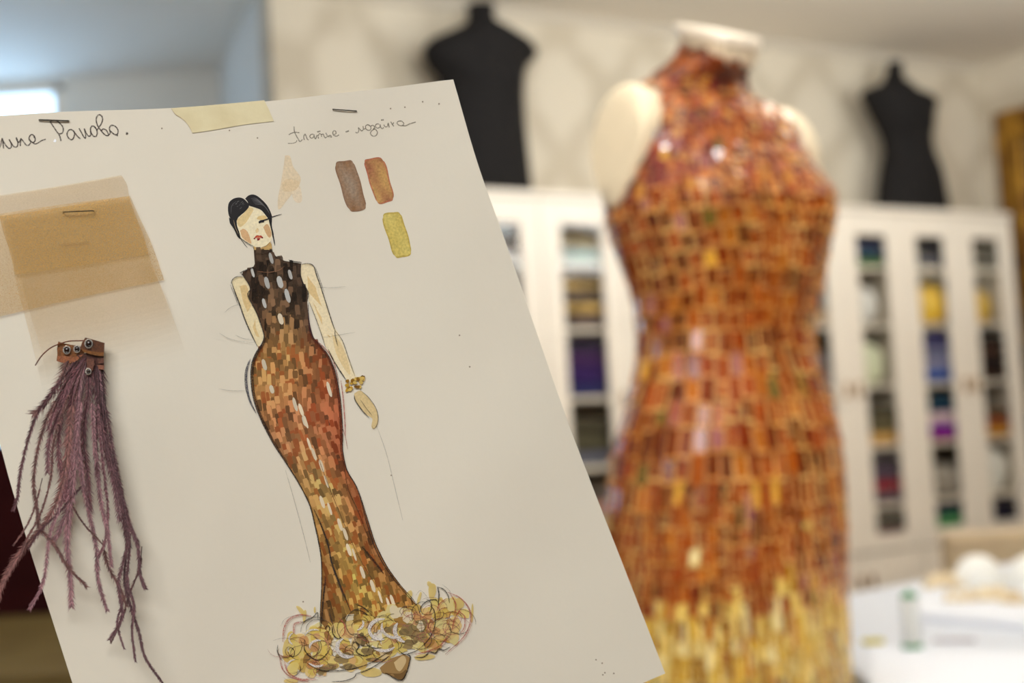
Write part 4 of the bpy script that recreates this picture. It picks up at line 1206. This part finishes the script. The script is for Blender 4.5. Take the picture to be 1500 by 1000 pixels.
# brush marks of the dress
d = Draw(.00015, 2.5e-7)
axis = lambda y: float(np.interp(y, [366, 470, 560, 650, 740, 830, 925], [.05, .02, .06, .30, .36, .30, .22]))
y = 374.0
while y < 905:
    l0, r0 = edges(y)
    wst = 6.5 if y > 380 else 6
    nn_ = max(3, int((r0 - l0) / wst))
    off = rs.random()
    for k in range(nn_):
        u = (k + off) / nn_
        if u > .97 or u < .02: continue
        yy = y + rs.uniform(-5, 5)
        l1, r1 = edges(yy); x = l1 + (r1 - l1) * u
        hl = rs.uniform(5.5, 10.5); ww = rs.uniform(2.4, 4.2)
        if x - ww < l1 + .5 or x + ww > r1 - .5: continue
        base = grad(yy, u)
        mode = rs.random()
        if yy < 480:
            if mode < .34: f_ = rs.uniform(.45, .68)
            elif mode < .62: f_ = rs.uniform(1.15, 1.5)
            else: f_ = rs.uniform(.72, .98)
            c_ = base * f_
        else:
            if mode < .16: c_ = base * rs.uniform(.62, .82)
            elif mode < .44: c_ = base * np.array([1.0, .80, .70]) * rs.uniform(.88, 1.06)
            elif mode < .68: c_ = np.minimum(base * rs.uniform(1.15, 1.32) + np.array([6, 8, 12]), 235)
            else: c_ = base * rs.uniform(.82, 1.08)
        sl = axis(yy) + rs.gauss(0, .06)
        du = np.array([sl, 1.0]); du /= np.linalg.norm(du); dv = np.array([du[1], -du[0]])
        p = np.array([x, yy])
        q = [p + du * hl * a_ + dv * ww * b_ for a_, b_ in ((-1, -.8), (-1, .75), (-.6, 1), (.7, .95), (1, .7), (.95, -.75), (.5, -1), (-.6, -.95))]
        d.nxt(); d.b.poly([SP(a_[0], a_[1], d.o) for a_ in q], lin(*soft([max(8, min(240, v_)) for v_ in c_]), .78))
    y += 8.2 if y < 480 else 9.0
hi_ = lin(176, 174, 170)
for (x, y_, a_, w_) in ((370, 399, 14, 4), (391, 414, 17, 6.5), (410, 413, 17, 8), (425, 402, 14, 5), (421, 433, 20, 6.5), (387, 444, 14, 5), (411, 467, 16, 7), (424, 402, 10, 3), (397, 378, 16, 5), (387, 534, 16, 6), (482, 570, 22, 5), (432, 592, 20, 5), (398, 570, 12, 6), (446, 616, 16, 6)):
    cc = hi_ if y_ < 460 else lin(214, 200, 176)
    d.nxt(); d.stroke([(x - a_ * .12, y_ - a_ / 2), (x, y_), (x + a_ * .16, y_ + a_ / 2)], w_, jit(cc, .18, rs), n=3)
for (x, y_) in ((440, 600), (447, 618), (452, 650), (459, 665), (470, 682), (477, 705), (471, 735), (482, 745), (497, 768), (505, 782), (510, 805), (518, 812), (530, 838), (545, 858), (556, 874), (568, 884), (574, 880)):
    d.nxt(); d.stroke([(x - 2, y_ - 9), (x + 1, y_), (x + 4, y_ + 9)], rs.uniform(3, 5.5), jit(lin(222, 204, 176), .1, rs), n=3)
d.build('brush_marks', M['wash'], dw)

# bracelet
d = Draw(.0009)
for k in range(26):
    u = rs.random(); x = 720 + 100 * u; y_ = 712 - 28 * u + rs.uniform(-26, 30)
    d.fill(C5([(x + rs.uniform(6, 15) * cos(a_), y_ + rs.uniform(6, 13) * sin(a_)) for a_ in np.linspace(0, 6.28, 7)[:-1]]), jit(lin(*rs.choice([(186, 144, 54), (140, 98, 30), (206, 172, 92), (110, 74, 24)])), .1, rs))
d.build('painted_bracelet', M['water'], SHEET)

# pencil outlines
d = Draw(.0007); k1 = lin(40, 34, 34, .95); k2 = lin(70, 62, 62, .75); k3 = lin(120, 110, 104, .5)
def off_line(P, dx): return [(x + dx, y_) for x, y_ in P]
d.stroke(LX[5:], 2.0, k1, n=3); d.stroke(off_line(LX[9:20], 2.5), 2.6, lin(50, 34, 26, .8), n=3)
d.stroke(RX[8:], 1.6, k1, n=3); d.stroke(off_line(RX[9:20], -2.5), 2.5, lin(90, 30, 16, .8), n=3)
d.stroke(C5([(180, 560), (160, 620), (158, 700), (175, 790), (212, 866)]), 3.0, lin(58, 60, 80, .85)); d.stroke(C5([(170, 570), (150, 640), (152, 720), (172, 790)]), 1.2, k2)
d.stroke(C5([(545, 450), (590, 490), (635, 545), (665, 630), (680, 700)]), 1.3, lin(176, 70, 60, .7))
d.stroke(C5([(690, 680), (702, 770), (712, 900), (716, 1000)]), 1.6, lin(180, 80, 70, .8)); d.stroke(C6([(378, 60), (390, 100), (398, 145)]), 1.0, lin(180, 80, 70, .6))
d.stroke(C5([(505, 245), (508, 330), (518, 400), (535, 445)]), 1.8, lin(50, 22, 40, .9))
d.stroke(C5([(120, 75), (160, 58), (200, 42)]), 1.8, k1); d.stroke(C5([(395, 2), (430, 12), (468, 16)]), 1.8, k1)
d.stroke(C5([(125, 75), (165, 130), (180, 166), (166, 205), (215, 300), (238, 370)]), 1.6, k1); d.stroke(C5([(466, 15), (462, 85), (480, 140), (506, 185), (500, 240)]), 1.6, k1)
d.stroke(C5([(72, 135), (78, 115), (100, 98), (138, 97)]), 1.4, k1); d.stroke(C5([(75, 130), (95, 190), (120, 255), (150, 340), (185, 420), (220, 490)]), 1.8, k1)
d.stroke(C5([(66, 140), (90, 200), (112, 260)]), .9, k2)
d.stroke(C5([(470, 28), (500, 22), (535, 35), (552, 85), (582, 170), (617, 280), (648, 375), (662, 410)]), 1.4, k1); d.stroke(C5([(545, 40), (565, 95), (595, 180)]), .9, k2)
d.stroke(C5([(655, 400), (660, 440), (672, 485)]), 1.2, k1); d.stroke(C5([(662, 405), (700, 460), (735, 560), (768, 655)]), 1.2, k2)
d.stroke(C5([(512, 240), (548, 330), (580, 420), (605, 500)]), 1.2, k2); d.stroke(C5([(618, 505), (650, 570), (690, 635), (722, 682)]), 1.8, k1)
d.stroke(C5([(765, 765), (772, 795), (810, 850), (848, 890)]), 1.6, k1); d.stroke(C5([(800, 738), (842, 772), (884, 830), (900, 885), (894, 930), (876, 954), (866, 940)]), 1.1, k2)
d.stroke(C5([(800, 790), (835, 840), (866, 878)]), .8, k2)
d.stroke(C3([(205, 560), (250, 605), (330, 662), (395, 695)]), 1.2, k1); d.stroke(C3([(125, 430), (170, 490), (205, 560)]), 1.0, k1)
d.stroke(C3([(390, 695), (402, 740), (408, 772)]), .9, k1); d.stroke(C3([(405, 772), (470, 778), (545, 768), (600, 738)]), 1.2, lin(50, 36, 26, .9))
d.stroke(C3([(470, 715), (540, 690), (590, 640)]), .8, lin(120, 84, 50, .9)); d.stroke(C3([(596, 650), (604, 720)]), 1, k1)
d.stroke(C5([(215, 65), (280, 72), (340, 60), (375, 35)]), .9, lin(150, 104, 76, .9))
for P in ([(5, 415), (60, 445), (130, 462), (205, 468)], [(95, 425), (140, 445), (190, 452)], [(0, 728), (70, 738), (155, 738)], [(35, 298), (70, 268), (118, 252)], [(560, 155), (640, 158), (720, 152)], [(590, 440), (680, 425), (770, 410)]):
    d.stroke(C5(P), .8, k3)
d.stroke(C6([(505, 60), (540, 160), (570, 280), (600, 405)]), 1.0, lin(170, 158, 150, .45)); d.stroke(C6([(170, 220), (205, 340), (240, 470), (262, 560)]), 1.0, lin(165, 152, 142, .5))
# hem lines
d.stroke(C6([(275, 365), (300, 420), (325, 490), (340, 560), (370, 640), (410, 740)]), 2.2, k1); d.stroke(C6([(318, 610), (308, 700), (300, 800)]), 2.2, k1)
d.stroke(C6([(325, 480), (345, 580), (385, 690)]), 1.4, k2); d.stroke(C6([(445, 325), (470, 420), (505, 520), (560, 610), (650, 718)]), 1.4, k1)
d.stroke(C6([(450, 500), (500, 560), (530, 600)]), 3, lin(60, 40, 28, .8)); d.stroke(C6([(385, 200), (400, 290), (440, 380), (500, 540)]), 1.4, lin(90, 44, 24, .7)); d.stroke(C6([(270, 110), (310, 230), (370, 380), (440, 540), (540, 700)]), 1.2, lin(110, 70, 40, .6))
d.stroke(C6([(330, 740), (345, 790), (352, 820)]), 1.2, k2)
d.build('pencil_outline', M['pencil'], SHEET)

# feathered hem
d = Draw(.0005, 6e-7); HEM_A = .72
rf = random.Random(4)
C4 = lambda pts: T(pts, 400, 840, 5.0)
def blob(x, y_, rx_, ry_, col, rot=0.0, n_=9, j=.22):
    P = []
    for a_ in np.linspace(0, 2 * pi, n_ + 1)[:-1]:
        k = 1 + rf.uniform(-j, j); dx, dy = rx_ * k * cos(a_), ry_ * k * sin(a_)
        P.append((x + dx * cos(rot) - dy * sin(rot), y_ + dx * sin(rot) + dy * cos(rot)))
    d.fill(C4(P), (col[0], col[1], col[2], HEM_A))
YEL = [(232, 208, 122), (226, 196, 100), (238, 220, 152), (218, 180, 92), (234, 202, 134)]
# frill body follows a rising band from lower left to upper right
def band(u):      # centre line and half height of the frill in crop units
    x = np.interp(u, [0, .25, .5, .75, 1], [130, 360, 700, 1080, 1360]); y_ = np.interp(u, [0, .25, .5, .75, 1], [600, 560, 480, 400, 330]); hh = np.interp(u, [0, .25, .5, .75, 1], [120, 210, 200, 190, 150])
    return x, y_, hh
for k in range(190):
    u = rf.random(); x, y_, hh = band(u)
    x += rf.uniform(-70, 70); y_ += hh * rf.uniform(-.85, .85)
    blob(x, y_, rf.uniform(28, 62), rf.uniform(24, 50), jit(lin(*rf.choice(YEL)), .07, rf), rf.uniform(0, 3))
for x, y_, rx_, ry_, rot in ((205, 270, 45, 16, .8), (230, 310, 14, 50, .1), (305, 265, 8, 24, 0), (1165, 130, 28, 62, .1), (1150, 80, 30, 18, .8), (1000, 150, 20, 30, .3), (1070, 180, 12, 50, .3), (1458, 290, 9, 70, .05), (720, 720, 80, 34, 0), (1110, 610, 75, 22, -.1), (130, 785, 55, 16, 0), (1360, 220, 40, 40, 0), (90, 540, 18, 60, .2)):
    blob(x, y_, rx_, ry_, lin(224, 196, 116), rot, 9, .1)
for k in range(44):
    u = rf.uniform(.12, .85); x, y_, hh = band(u)
    x += rf.uniform(-60, 60); y_ += hh * rf.uniform(-.55, .8)
    blob(x, y_, rf.uniform(22, 48), rf.uniform(16, 36), jit(lin(*rf.choice([(200, 140, 84), (176, 130, 66), (214, 160, 104), (160, 116, 60), (232, 206, 160), (222, 178, 120)])), .08, rf), rf.uniform(0, 3))
for x, y_, rx_, ry_ in ((860, 400, 70, 70), (980, 420, 90, 70), (1060, 450, 110, 90), (1010, 520, 100, 60), (1100, 380, 80, 80), (640, 480, 60, 60), (700, 570, 110, 50), (520, 620, 90, 50), (420, 680, 90, 36), (360, 700, 80, 44), (560, 680, 110, 34), (860, 560, 60, 50), (740, 620, 100, 34)):
    for q in range(3): blob(x + rf.uniform(-25, 25), y_ + rf.uniform(-20, 20), rx_ * rf.uniform(.3, .6), ry_ * rf.uniform(.3, .6), jit(lin(*rf.choice([(142, 120, 80), (156, 132, 88), (124, 104, 70), (168, 140, 90)])), .1, rf))
for x, y_ in ((1000, 310), (1080, 385), (980, 330), (560, 320), (900, 300), (460, 520), (880, 260), (930, 280)): blob(x, y_, 36, 26, lin(238, 222, 190), rf.uniform(0, 3))
# pendant shoe tip
d.fill(C4([(780, 690), (860, 620), (960, 588), (1005, 615), (985, 700), (945, 775), (870, 745), (800, 725)]), lin(156, 122, 76), smooth=False)
d.fill(C4([(885, 650), (950, 600), (975, 640), (935, 710), (905, 700)]), lin(206, 178, 132)); d.fill(C4([(820, 725), (945, 778), (975, 700), (930, 730)]), lin(118, 88, 52))
d.build('painted_hem', M['wash'], SHEET)
d = Draw(.00095, 3e-7)
def arc(x, y_, r_, a0, a1, w_, col, ys=.8, sp=1.0):
    P = [(x + r_ * (1 + sp * .12 * t) * cos(a0 + (a1 - a0) * t), y_ + r_ * ys * (1 + sp * .12 * t) * sin(a0 + (a1 - a0) * t)) for t in np.linspace(0, 1, 7)]
    d.stroke(C4(P), w_, col, n=4)
for k in range(130):
    u = rf.random(); x, y_, hh = band(u)
    x += rf.uniform(-80, 80); y_ += hh * rf.uniform(-.8, .8)
    col = rf.choice([(150, 70, 50, .7), (186, 110, 96, .7), (90, 80, 72, .7), (70, 60, 50, .8), (200, 130, 120, .6), (110, 76, 40, .8), (96, 84, 60, .7)])
    a0 = rf.uniform(0, 6.28)
    arc(x, y_, rf.uniform(30, 110), a0, a0 + rf.uniform(1.5, 4.0), rf.uniform(.6, 1.3), lin(*col), rf.uniform(.6, 1.0))
wh = lin(216, 207, 202)
for (x, y_, r_, a0, a1, w_) in ((800, 410, 90, 1.4, 4.9, 6), (800, 420, 88, 2.0, 4.4, 4), (560, 540, 85, 1.2, 4.2, 7), (900, 390, 95, 1.2, 3.5, 5), (820, 480, 100, .8, 2.6, 5.5), (1010, 420, 110, 2.0, 3.8, 7), (600, 360, 60, 5.9, 7.6, 4), (330, 540, 60, 3.0, 5.0, 4), (300, 470, 70, 3.4, 5.2, 3), (180, 480, 60, 2.2, 4.2, 3), (330, 620, 70, 1, 2.6, 4), (170, 690, 70, 2.8, 4.6, 2.5)):
    arc(x, y_, r_, a0, a1, w_ * .8, jit(wh, .06, rf))
bk = lin(40, 34, 30, .95)
for P in ([(1200, 95), (1250, 115), (1282, 160), (1292, 215)], [(1120, 185), (1155, 210), (1160, 250), (1145, 290)], [(1075, 285), (1085, 240), (1130, 200), (1190, 190), (1205, 210)], [(1205, 95), (1215, 150), (1210, 230)],
          [(1030, 610), (1090, 612), (1130, 590), (1140, 570), (1190, 580), (1215, 550), (1250, 560), (1300, 535)], [(35, 520), (32, 570), (55, 620), (70, 640)], [(200, 360), (240, 345), (290, 320), (325, 285), (330, 340)],
          [(430, 390), (440, 440), (470, 475), (500, 465)], [(380, 400), (400, 380), (415, 400), (405, 430)], [(240, 650), (330, 700), (420, 712), (560, 700), (700, 660), (800, 600), (870, 560)], [(600, 735), (700, 700), (800, 640), (850, 600)], [(430, 790), (520, 785), (590, 760), (610, 730)],
          [(580, 265), (640, 270), (690, 300), (640, 285)], [(600, 220), (660, 245), (720, 300)], [(110, 560), (130, 540), (155, 565), (150, 605), (125, 600), (108, 570)], [(230, 480), (232, 560), (290, 620), (340, 630), (390, 590), (420, 540)],
          [(580, 520), (600, 500), (630, 530), (610, 570), (660, 600), (720, 590)], [(680, 480), (690, 520), (740, 545), (800, 540)], [(920, 560), (960, 590), (1010, 580), (1060, 560)], [(1140, 230), (1180, 270), (1185, 380), (1140, 480), (1060, 560)], [(820, 725), (945, 778), (1005, 620), (975, 590)]):
    d.stroke(C4(P), rf.uniform(1.2, 2.2), bk)
red = lin(176, 76, 62, .75)
for P in ([(1280, 135), (1360, 170), (1420, 230), (1448, 310), (1430, 400), (1380, 480), (1260, 590)], [(1350, 270), (1400, 310), (1400, 390), (1370, 440)], [(1300, 150), (1335, 220), (1330, 300)], [(70, 500), (80, 400), (120, 330), (200, 300), (280, 310)], [(45, 600), (70, 700), (140, 760), (260, 790)], [(150, 440), (155, 370), (210, 350)], [(80, 640), (110, 720), (200, 770), (320, 770)], [(1270, 180), (1220, 220), (1200, 270)], [(480, 320), (520, 370), (525, 430), (500, 460)], [(1040, 590), (1150, 560), (1230, 520), (1290, 440)], [(1380, 250), (1330, 330), (1310, 420)]):
    d.stroke(C4(P), rf.uniform(1.2, 2.0), red); d.stroke(C4([(x + 9, y_ + 7) for x, y_ in P]), .8, lin(200, 120, 110, .6))
for P in ([(0, 490), (60, 472), (130, 475), (180, 495)], [(55, 385), (90, 330), (180, 302), (280, 312)], [(1240, 80), (1290, 120), (1310, 170)], [(1045, 160), (1075, 125), (1110, 145), (1140, 190)]):
    d.stroke(C4(P), .7, lin(120, 110, 110, .6))
d.build('hem_curls', M['pencil'], SHEET)
# pinpricks and specks
d = Draw(.0001)
for x, y_ in ((572, 159), (593, 157), (619, 149), (643, 152), (237, 188), (377, 202), (336, 191), (688, 537), (873, 966), (882, 971), (883, 988), (886, 985), (899, 986), (444, 881), (573, 696), (673, 491)):
    d.fill([(x - 1, y_ - 1), (x + .9, y_ - 1.1), (x + 1.1, y_ + .8), (x - .8, y_ + 1)], lin(150, 136, 118))
d.build('pinprick_marks', M['ink'], SHEET)

# masking tape
d = Draw(.00022)
tp = T([(835, 195), (990, 183), (1140, 170), (1290, 156), (1312, 200), (1337, 258), (1190, 275), (1040, 302), (940, 316), (925, 285), (905, 258), (880, 238), (858, 225)], 0, 100, 3.333)
d.b.poly([SP(x, y_, .00030) for x, y_ in tp]); 
d.stroke(T([(988, 184), (1008, 230), (1040, 303)], 0, 100, 3.333), .5, lin(180, 160, 118), m=1)
d.stroke(T([(1240, 165), (1248, 270)], 0, 100, 3.333), .4, lin(206, 190, 150), m=1)
d.stroke(T([(835, 196), (858, 226), (880, 239), (905, 259), (925, 286), (940, 316)], 0, 100, 3.333), .8, lin(176, 150, 110), m=1)
d.build('masking_tape', [M['tape'], M['ink']], SHEET)
# bright light through a small hole, painted on as a white spot
d = Draw(.0001)
d.fill([(78, 207), (80.5, 203.5), (82.5, 206), (81.5, 208), (79, 208)], lin(250, 250, 255))
d.build('hole_light_spot', M['ink'], SHEET)

# staples
def staple(p0, p1, r, label=None, up=.00045):
    b = MB(); a = SP(*p0, up + r); c_ = SP(*p1, up + r); m_ = (a + c_) / 2 - FWD * .0002
    a0 = SP(*p0, 0); c0 = SP(*p1, 0)
    b.tube([a0, a * .5 + a0 * .5, a, m_, c_, c_ * .5 + c0 * .5, c0], r, 8)
    o = b.build('staple', M['steel'], SHEET, smooth=True)
    if label: o['label'] = label
staple((57.5, 175.5), (100.5, 177), .00033, 'dark staple over the pencilled name')
staple((487.5, 160), (522, 162.5), .00026, 'staple near the top edge at the right')
staple((92.5, 310.5), (137, 308.5), .00026, 'staple holding the organza', .0042)

# organza sample: overlapping sheer layers
def sheer(pts, off, al, bulge=.0006, soft=0.0):
    b = MB(); P = [np.array(p, float) for p in pts]
    n_ = 26; g = []
    for i in range(n_ + 1):
        v = i / n_; r = []
        for j in range(n_ + 1):
            u = j / n_
            q = P[0] * (1 - u) * (1 - v) + P[1] * u * (1 - v) + P[2] * u * v + P[3] * (1 - u) * v
            q = q + np.array([1.5 * sin(v * 6 + off * 9e3), 1.0 * sin(u * 5 + off * 7e3)])
            r.append(b.vert(SP(q[0], q[1], off + bulge * sin(pi * u) * sin(pi * v))))
        g.append(r)
    for i in range(n_):
        for j in range(n_):
            e = min((i + .5) / n_, 1 - (i + .5) / n_, (j + .5) / n_, 1 - (j + .5) / n_)
            eb = 1 - (i + .5) / n_
            k = 1.0
            if soft: k = min(1, (eb / soft)) if eb < soft else 1.0
            b.face((g[i][j], g[i][j + 1], g[i + 1][j + 1], g[i + 1][j]), (1, 1, 1, al * k))
    return b
og = sheer([(-90, 302), (179, 256), (192, 290), (-85, 336)], .0006, .26).build('organza_sample', M['org1'], SHEET)
og['label'] = 'sheer tan organza sample stapled at the left'
for (pts, off, al, soft) in (([(-60, 322), (192, 286), (242, 409), (-30, 470)], .0012, .42, 0),
                       ([(0, 316), (190, 288), (218, 374), (22, 402)], .0018, .50, 0),
                       ([(4, 322), (190, 292), (272, 520), (62, 575)], .0024, .22, .35),
                       ([(30, 400), (218, 374), (262, 480), (70, 560)], .0032, .12, .6)):
    sheer(pts, off, al, soft=soft).build('organza_layer', M['org1'], og)
d = Draw(.0034); d.stroke([(86, 359), (100, 357), (118, 356), (132, 354)], 3.0, lin(168, 130, 80, .45)); d.build('faint_staple_mark', M['pencil'], og)  # faint tan stroke below the organza staple

# feather trim sample
CF = lambda pts: T(pts, 60, 480, 8.333)
ft = MB()
def slab(b, pts, o0, o1, col):
    P = CF(pts)
    lo = [b.vert(SP(x, y_, o0)) for x, y_ in P]; hi2 = [b.vert(SP(x, y_, o1)) for x, y_ in P]
    b.face(hi2, col)
    for i in range(len(P)):
        k = (i + 1) % len(P); b.face((lo[i], lo[k], hi2[k], hi2[i]), col)
slab(ft, [(212, 165), (260, 185), (360, 205), (480, 222), (530, 300), (500, 350), (420, 410), (330, 432), (260, 420), (190, 402), (200, 330), (196, 250)], .0036, .0046, lin(118, 70, 30))
slab(ft, [(205, 340), (300, 345), (420, 355), (520, 320), (430, 412), (330, 434), (250, 424), (190, 404)], .0046, .0050, lin(140, 82, 50))
slab(ft, [(542, 118), (660, 150), (778, 185), (772, 270), (765, 342), (700, 335), (600, 320), (520, 290), (480, 250), (500, 180)], .0050, .0062, lin(84, 44, 18))
slab(ft, [(480, 250), (560, 275), (640, 290), (768, 300), (765, 345), (690, 340), (600, 322), (520, 295)], .0062, .0066, lin(116, 70, 24))
band_o = ft.build('feather_trim_band', M['leather'], SHEET)
band_o['label'] = 'brown braid with crystals holding mauve feathers'
b = MB()
slab(b, [(430, 330), (600, 300), (768, 330), (770, 512), (700, 520), (600, 505), (520, 420)], .0040, .0050, lin(70, 34, 26))
slab(b, [(560, 380), (640, 372), (655, 440), (630, 520), (560, 500)], .0064, .0072, lin(100, 60, 46)); slab(b, [(690, 375), (768, 365), (770, 430), (700, 440)], .0064, .0070, lin(96, 58, 44)); slab(b, [(690, 455), (770, 452), (772, 512), (700, 505)], .0064, .0072, lin(130, 80, 60))
b.build('braid_piece', M['leather'], band_o)
for cx_, cy_, r_, o in ((582, 190, 44, .0068), (440, 255, 36, .0056), (315, 268, 40, .0056), (578, 530, 30, .0074)):
    b = MB(); b.tube([SP(*CF([(cx_ + r_ * cos(a), cy_ + r_ * (1.05 if sin(a) < 0 else 1.25) * sin(a))])[0], o) for a in np.linspace(0, 2 * pi, 21)], .00036, 6)
    rg = b.build('crystal_setting', M['crystal'], band_o, smooth=True)
    b = MB(); rings = []
    for q, z in ((1, 0), (.9, .0008), (.55, .0016), (.05, .0018)):
        rings.append([SP(*CF([(cx_ + r_ * .78 * q * cos(a), cy_ + r_ * .85 * q * sin(a))])[0], o + z - .0002) for a in np.linspace(0, 2 * pi, 15)[:-1]])
    b.loft(rings); b.build('crystal', M['jewel'], rg)
b = MB(); pth = catmull(CF([(530, 156), (440, 158), (350, 162), (250, 188), (140, 232), (60, 290), (0, 352), (-40, 410), (-70, 460)]), 5)
b.tube([SP(p[0], p[1], .0055) for p in pth], .00028, 6, col=lin(90, 40, 24)); b.build('loose_thread', M['leather'], band_o)

rp = random.Random(9)
FC = [(112, 76, 80), (98, 62, 66), (128, 92, 96), (84, 52, 56), (106, 72, 68)]
def plume(path, blen, dens=1.0, o0=.006, o1=.009, wid=1.5, dark=1.0, start=.0):
    b = MB()
    path = [path[0]] + [(x + rp.uniform(-3.5, 3.5), y_ + rp.uniform(-3, 3)) for x, y_ in path[1:]]
    P = catmull(path, 10); K = len(P)
    base = np.array(rp.choice(FC), float) * dark
    stem = lin(*(base * .68))
    off = lambda u: o0 + (o1 - o0) * u + .0008 * sin(u * 9)
    pts3 = [SP(p[0], p[1], off(i / (K - 1))) for i, p in enumerate(P)]
    b.tube(pts3, .00026 * wid, 5, col=stem, taper=.35)
    lenpx = sum(np.linalg.norm(P[i + 1] - P[i]) for i in range(K - 1))
    nb = int(lenpx * 1.15 * dens)
    for k in range(nb):
        u = start + (1 - start) * (k + rp.random()) / nb; f_ = u * (K - 1); i = min(int(f_), K - 2); t = f_ - i
        p = P[i] * (1 - t) + P[i + 1] * t
        tg = P[i + 1] - P[i]; tg = tg / (np.linalg.norm(tg) + 1e-9)
        for sd in (-1, 1):
            nn = np.array([-tg[1], tg[0]]) * sd
            ln = blen * (1.6 if blen > 9.5 else 1.3) * rp.uniform(.5, 1.1) * (1 - .4 * u) 
            dr_ = tg * .85 + nn * rp.uniform(.25, .75)
            cv = tg * .25
            a0 = p; a1 = p + dr_ * ln * .5; a2 = p + dr_ * ln + cv * ln * rp.uniform(0, .5)
            z = off(u)
            c_ = lin(*np.clip(base * rp.uniform(.75, 1.3), 0, 255))
            w0 = .45; pr = np.array([-dr_[1], dr_[0]]); pr /= np.linalg.norm(pr)
            dz = rp.uniform(-.0006, .0009)
            v = [b.vert(SP(*(a0 + pr * w0), z)), b.vert(SP(*(a0 - pr * w0), z)), b.vert(SP(*(a1 - pr * w0 * .8), z + dz * .5)), b.vert(SP(*(a1 + pr * w0 * .8), z + dz * .5)), b.vert(SP(*a2, z + dz))]
            b.face((v[0], v[1], v[2], v[3]), c_); b.face((v[3], v[2], v[4]), c_)
    b.build('feather', M['feather'], SHEET)
# dense short plumes near the band
for path, bl, dk in (
    ([(100, 528), (88, 560), (68, 590), (52, 606)], 12, 1.1), ([(108, 530), (96, 575), (90, 620), (86, 665), (88, 700)], 12, 1.15), ([(118, 528), (108, 575), (104, 630), (102, 690), (98, 735)], 12, 1.15),
    ([(122, 526), (116, 580), (116, 640), (120, 690)], 11, 1.1), ([(130, 528), (126, 580), (124, 640), (128, 700), (136, 750)], 11, 1.0), ([(136, 530), (140, 590), (140, 650), (146, 700)], 10, .95),
    ([(142, 535), (148, 600), (156, 660), (166, 715), (174, 760)], 11, .95), ([(112, 528), (92, 590), (74, 640), (70, 690)], 10, 1.1), ([(126, 524), (106, 560), (84, 590), (70, 630)], 11, 1.2),
    ([(150, 540), (152, 600), (158, 650), (170, 700), (182, 760), (190, 800)], 10, .85),
    ([(104, 700), (100, 740), (92, 770), (78, 790)], 11, 1.1)):
    plume(path, bl, 1.0, .0052, .0066, 1.3, dk)
# long trailing plumes
for path, bl, dk in (
    ([(112, 528), (85, 565), (58, 605), (42, 645), (33, 685), (26, 725), (22, 745)], 6, 1.0),
    ([(116, 528), (80, 585), (58, 640), (49, 700), (51, 745), (62, 775), (80, 802), (98, 826), (124, 858)], 6.5, .95),
    ([(124, 530), (104, 590), (98, 650), (92, 710), (72, 755), (42, 795), (18, 830), (2, 868), (-14, 910)], 9, 1.15),
    ([(126, 530), (112, 610), (108, 670), (88, 730), (74, 785), (62, 850), (46, 892)], 6.5, 1.05),
    ([(122, 530), (92, 595), (80, 650), (74, 700), (60, 750), (40, 790), (30, 812)], 4, 1.0),
    ([(120, 600), (106, 690), (100, 750), (98, 800), (104, 850), (107, 890)], 8, 1.05),
    ([(128, 540), (118, 620), (120, 690), (130, 745), (143, 800), (147, 850), (160, 893)], 7.5, .95),
    ([(134, 540), (138, 620), (140, 690), (150, 745), (158, 780), (165, 830)], 7, 1.0),
    ([(140, 540), (144, 620), (152, 680), (160, 745), (152, 792), (145, 812)], 5, 1.0),
    ([(144, 545), (150, 620), (164, 690), (180, 745), (186, 790), (176, 850), (180, 900), (163, 938)], 6.5, .85),
    ([(148, 545), (156, 620), (172, 700), (190, 765), (202, 800), (208, 840), (215, 863)], 6.5, .8),
    ([(150, 550), (158, 640), (176, 720), (184, 790), (184, 850), (192, 890), (205, 925), (216, 965), (236, 1003)], 5, .75),
    ([(152, 560), (160, 650), (180, 745), (190, 800), (188, 850), (195, 890), (196, 925), (195, 970)], 4.5, .85),
    ([(190, 855), (176, 905), (178, 925), (184, 950)], 3.5, .85), ([(208, 800), (204, 830), (192, 870), (178, 905), (160, 940)], 3.5, .85),
    ([(132, 700), (112, 722), (90, 745), (60, 780), (42, 805)], 4, 1.0), ([(100, 725), (106, 745), (122, 768), (140, 785), (152, 800)], 3, .9),
    ([(150, 790), (160, 830), (172, 862), (182, 885)], 6, .95), ([(62, 700), (52, 740), (38, 770), (22, 800)], 3, 1.0)):
    plume(path, bl * 1.25, 1.15, .006, .0095, .8, dk * 1.08, .12)
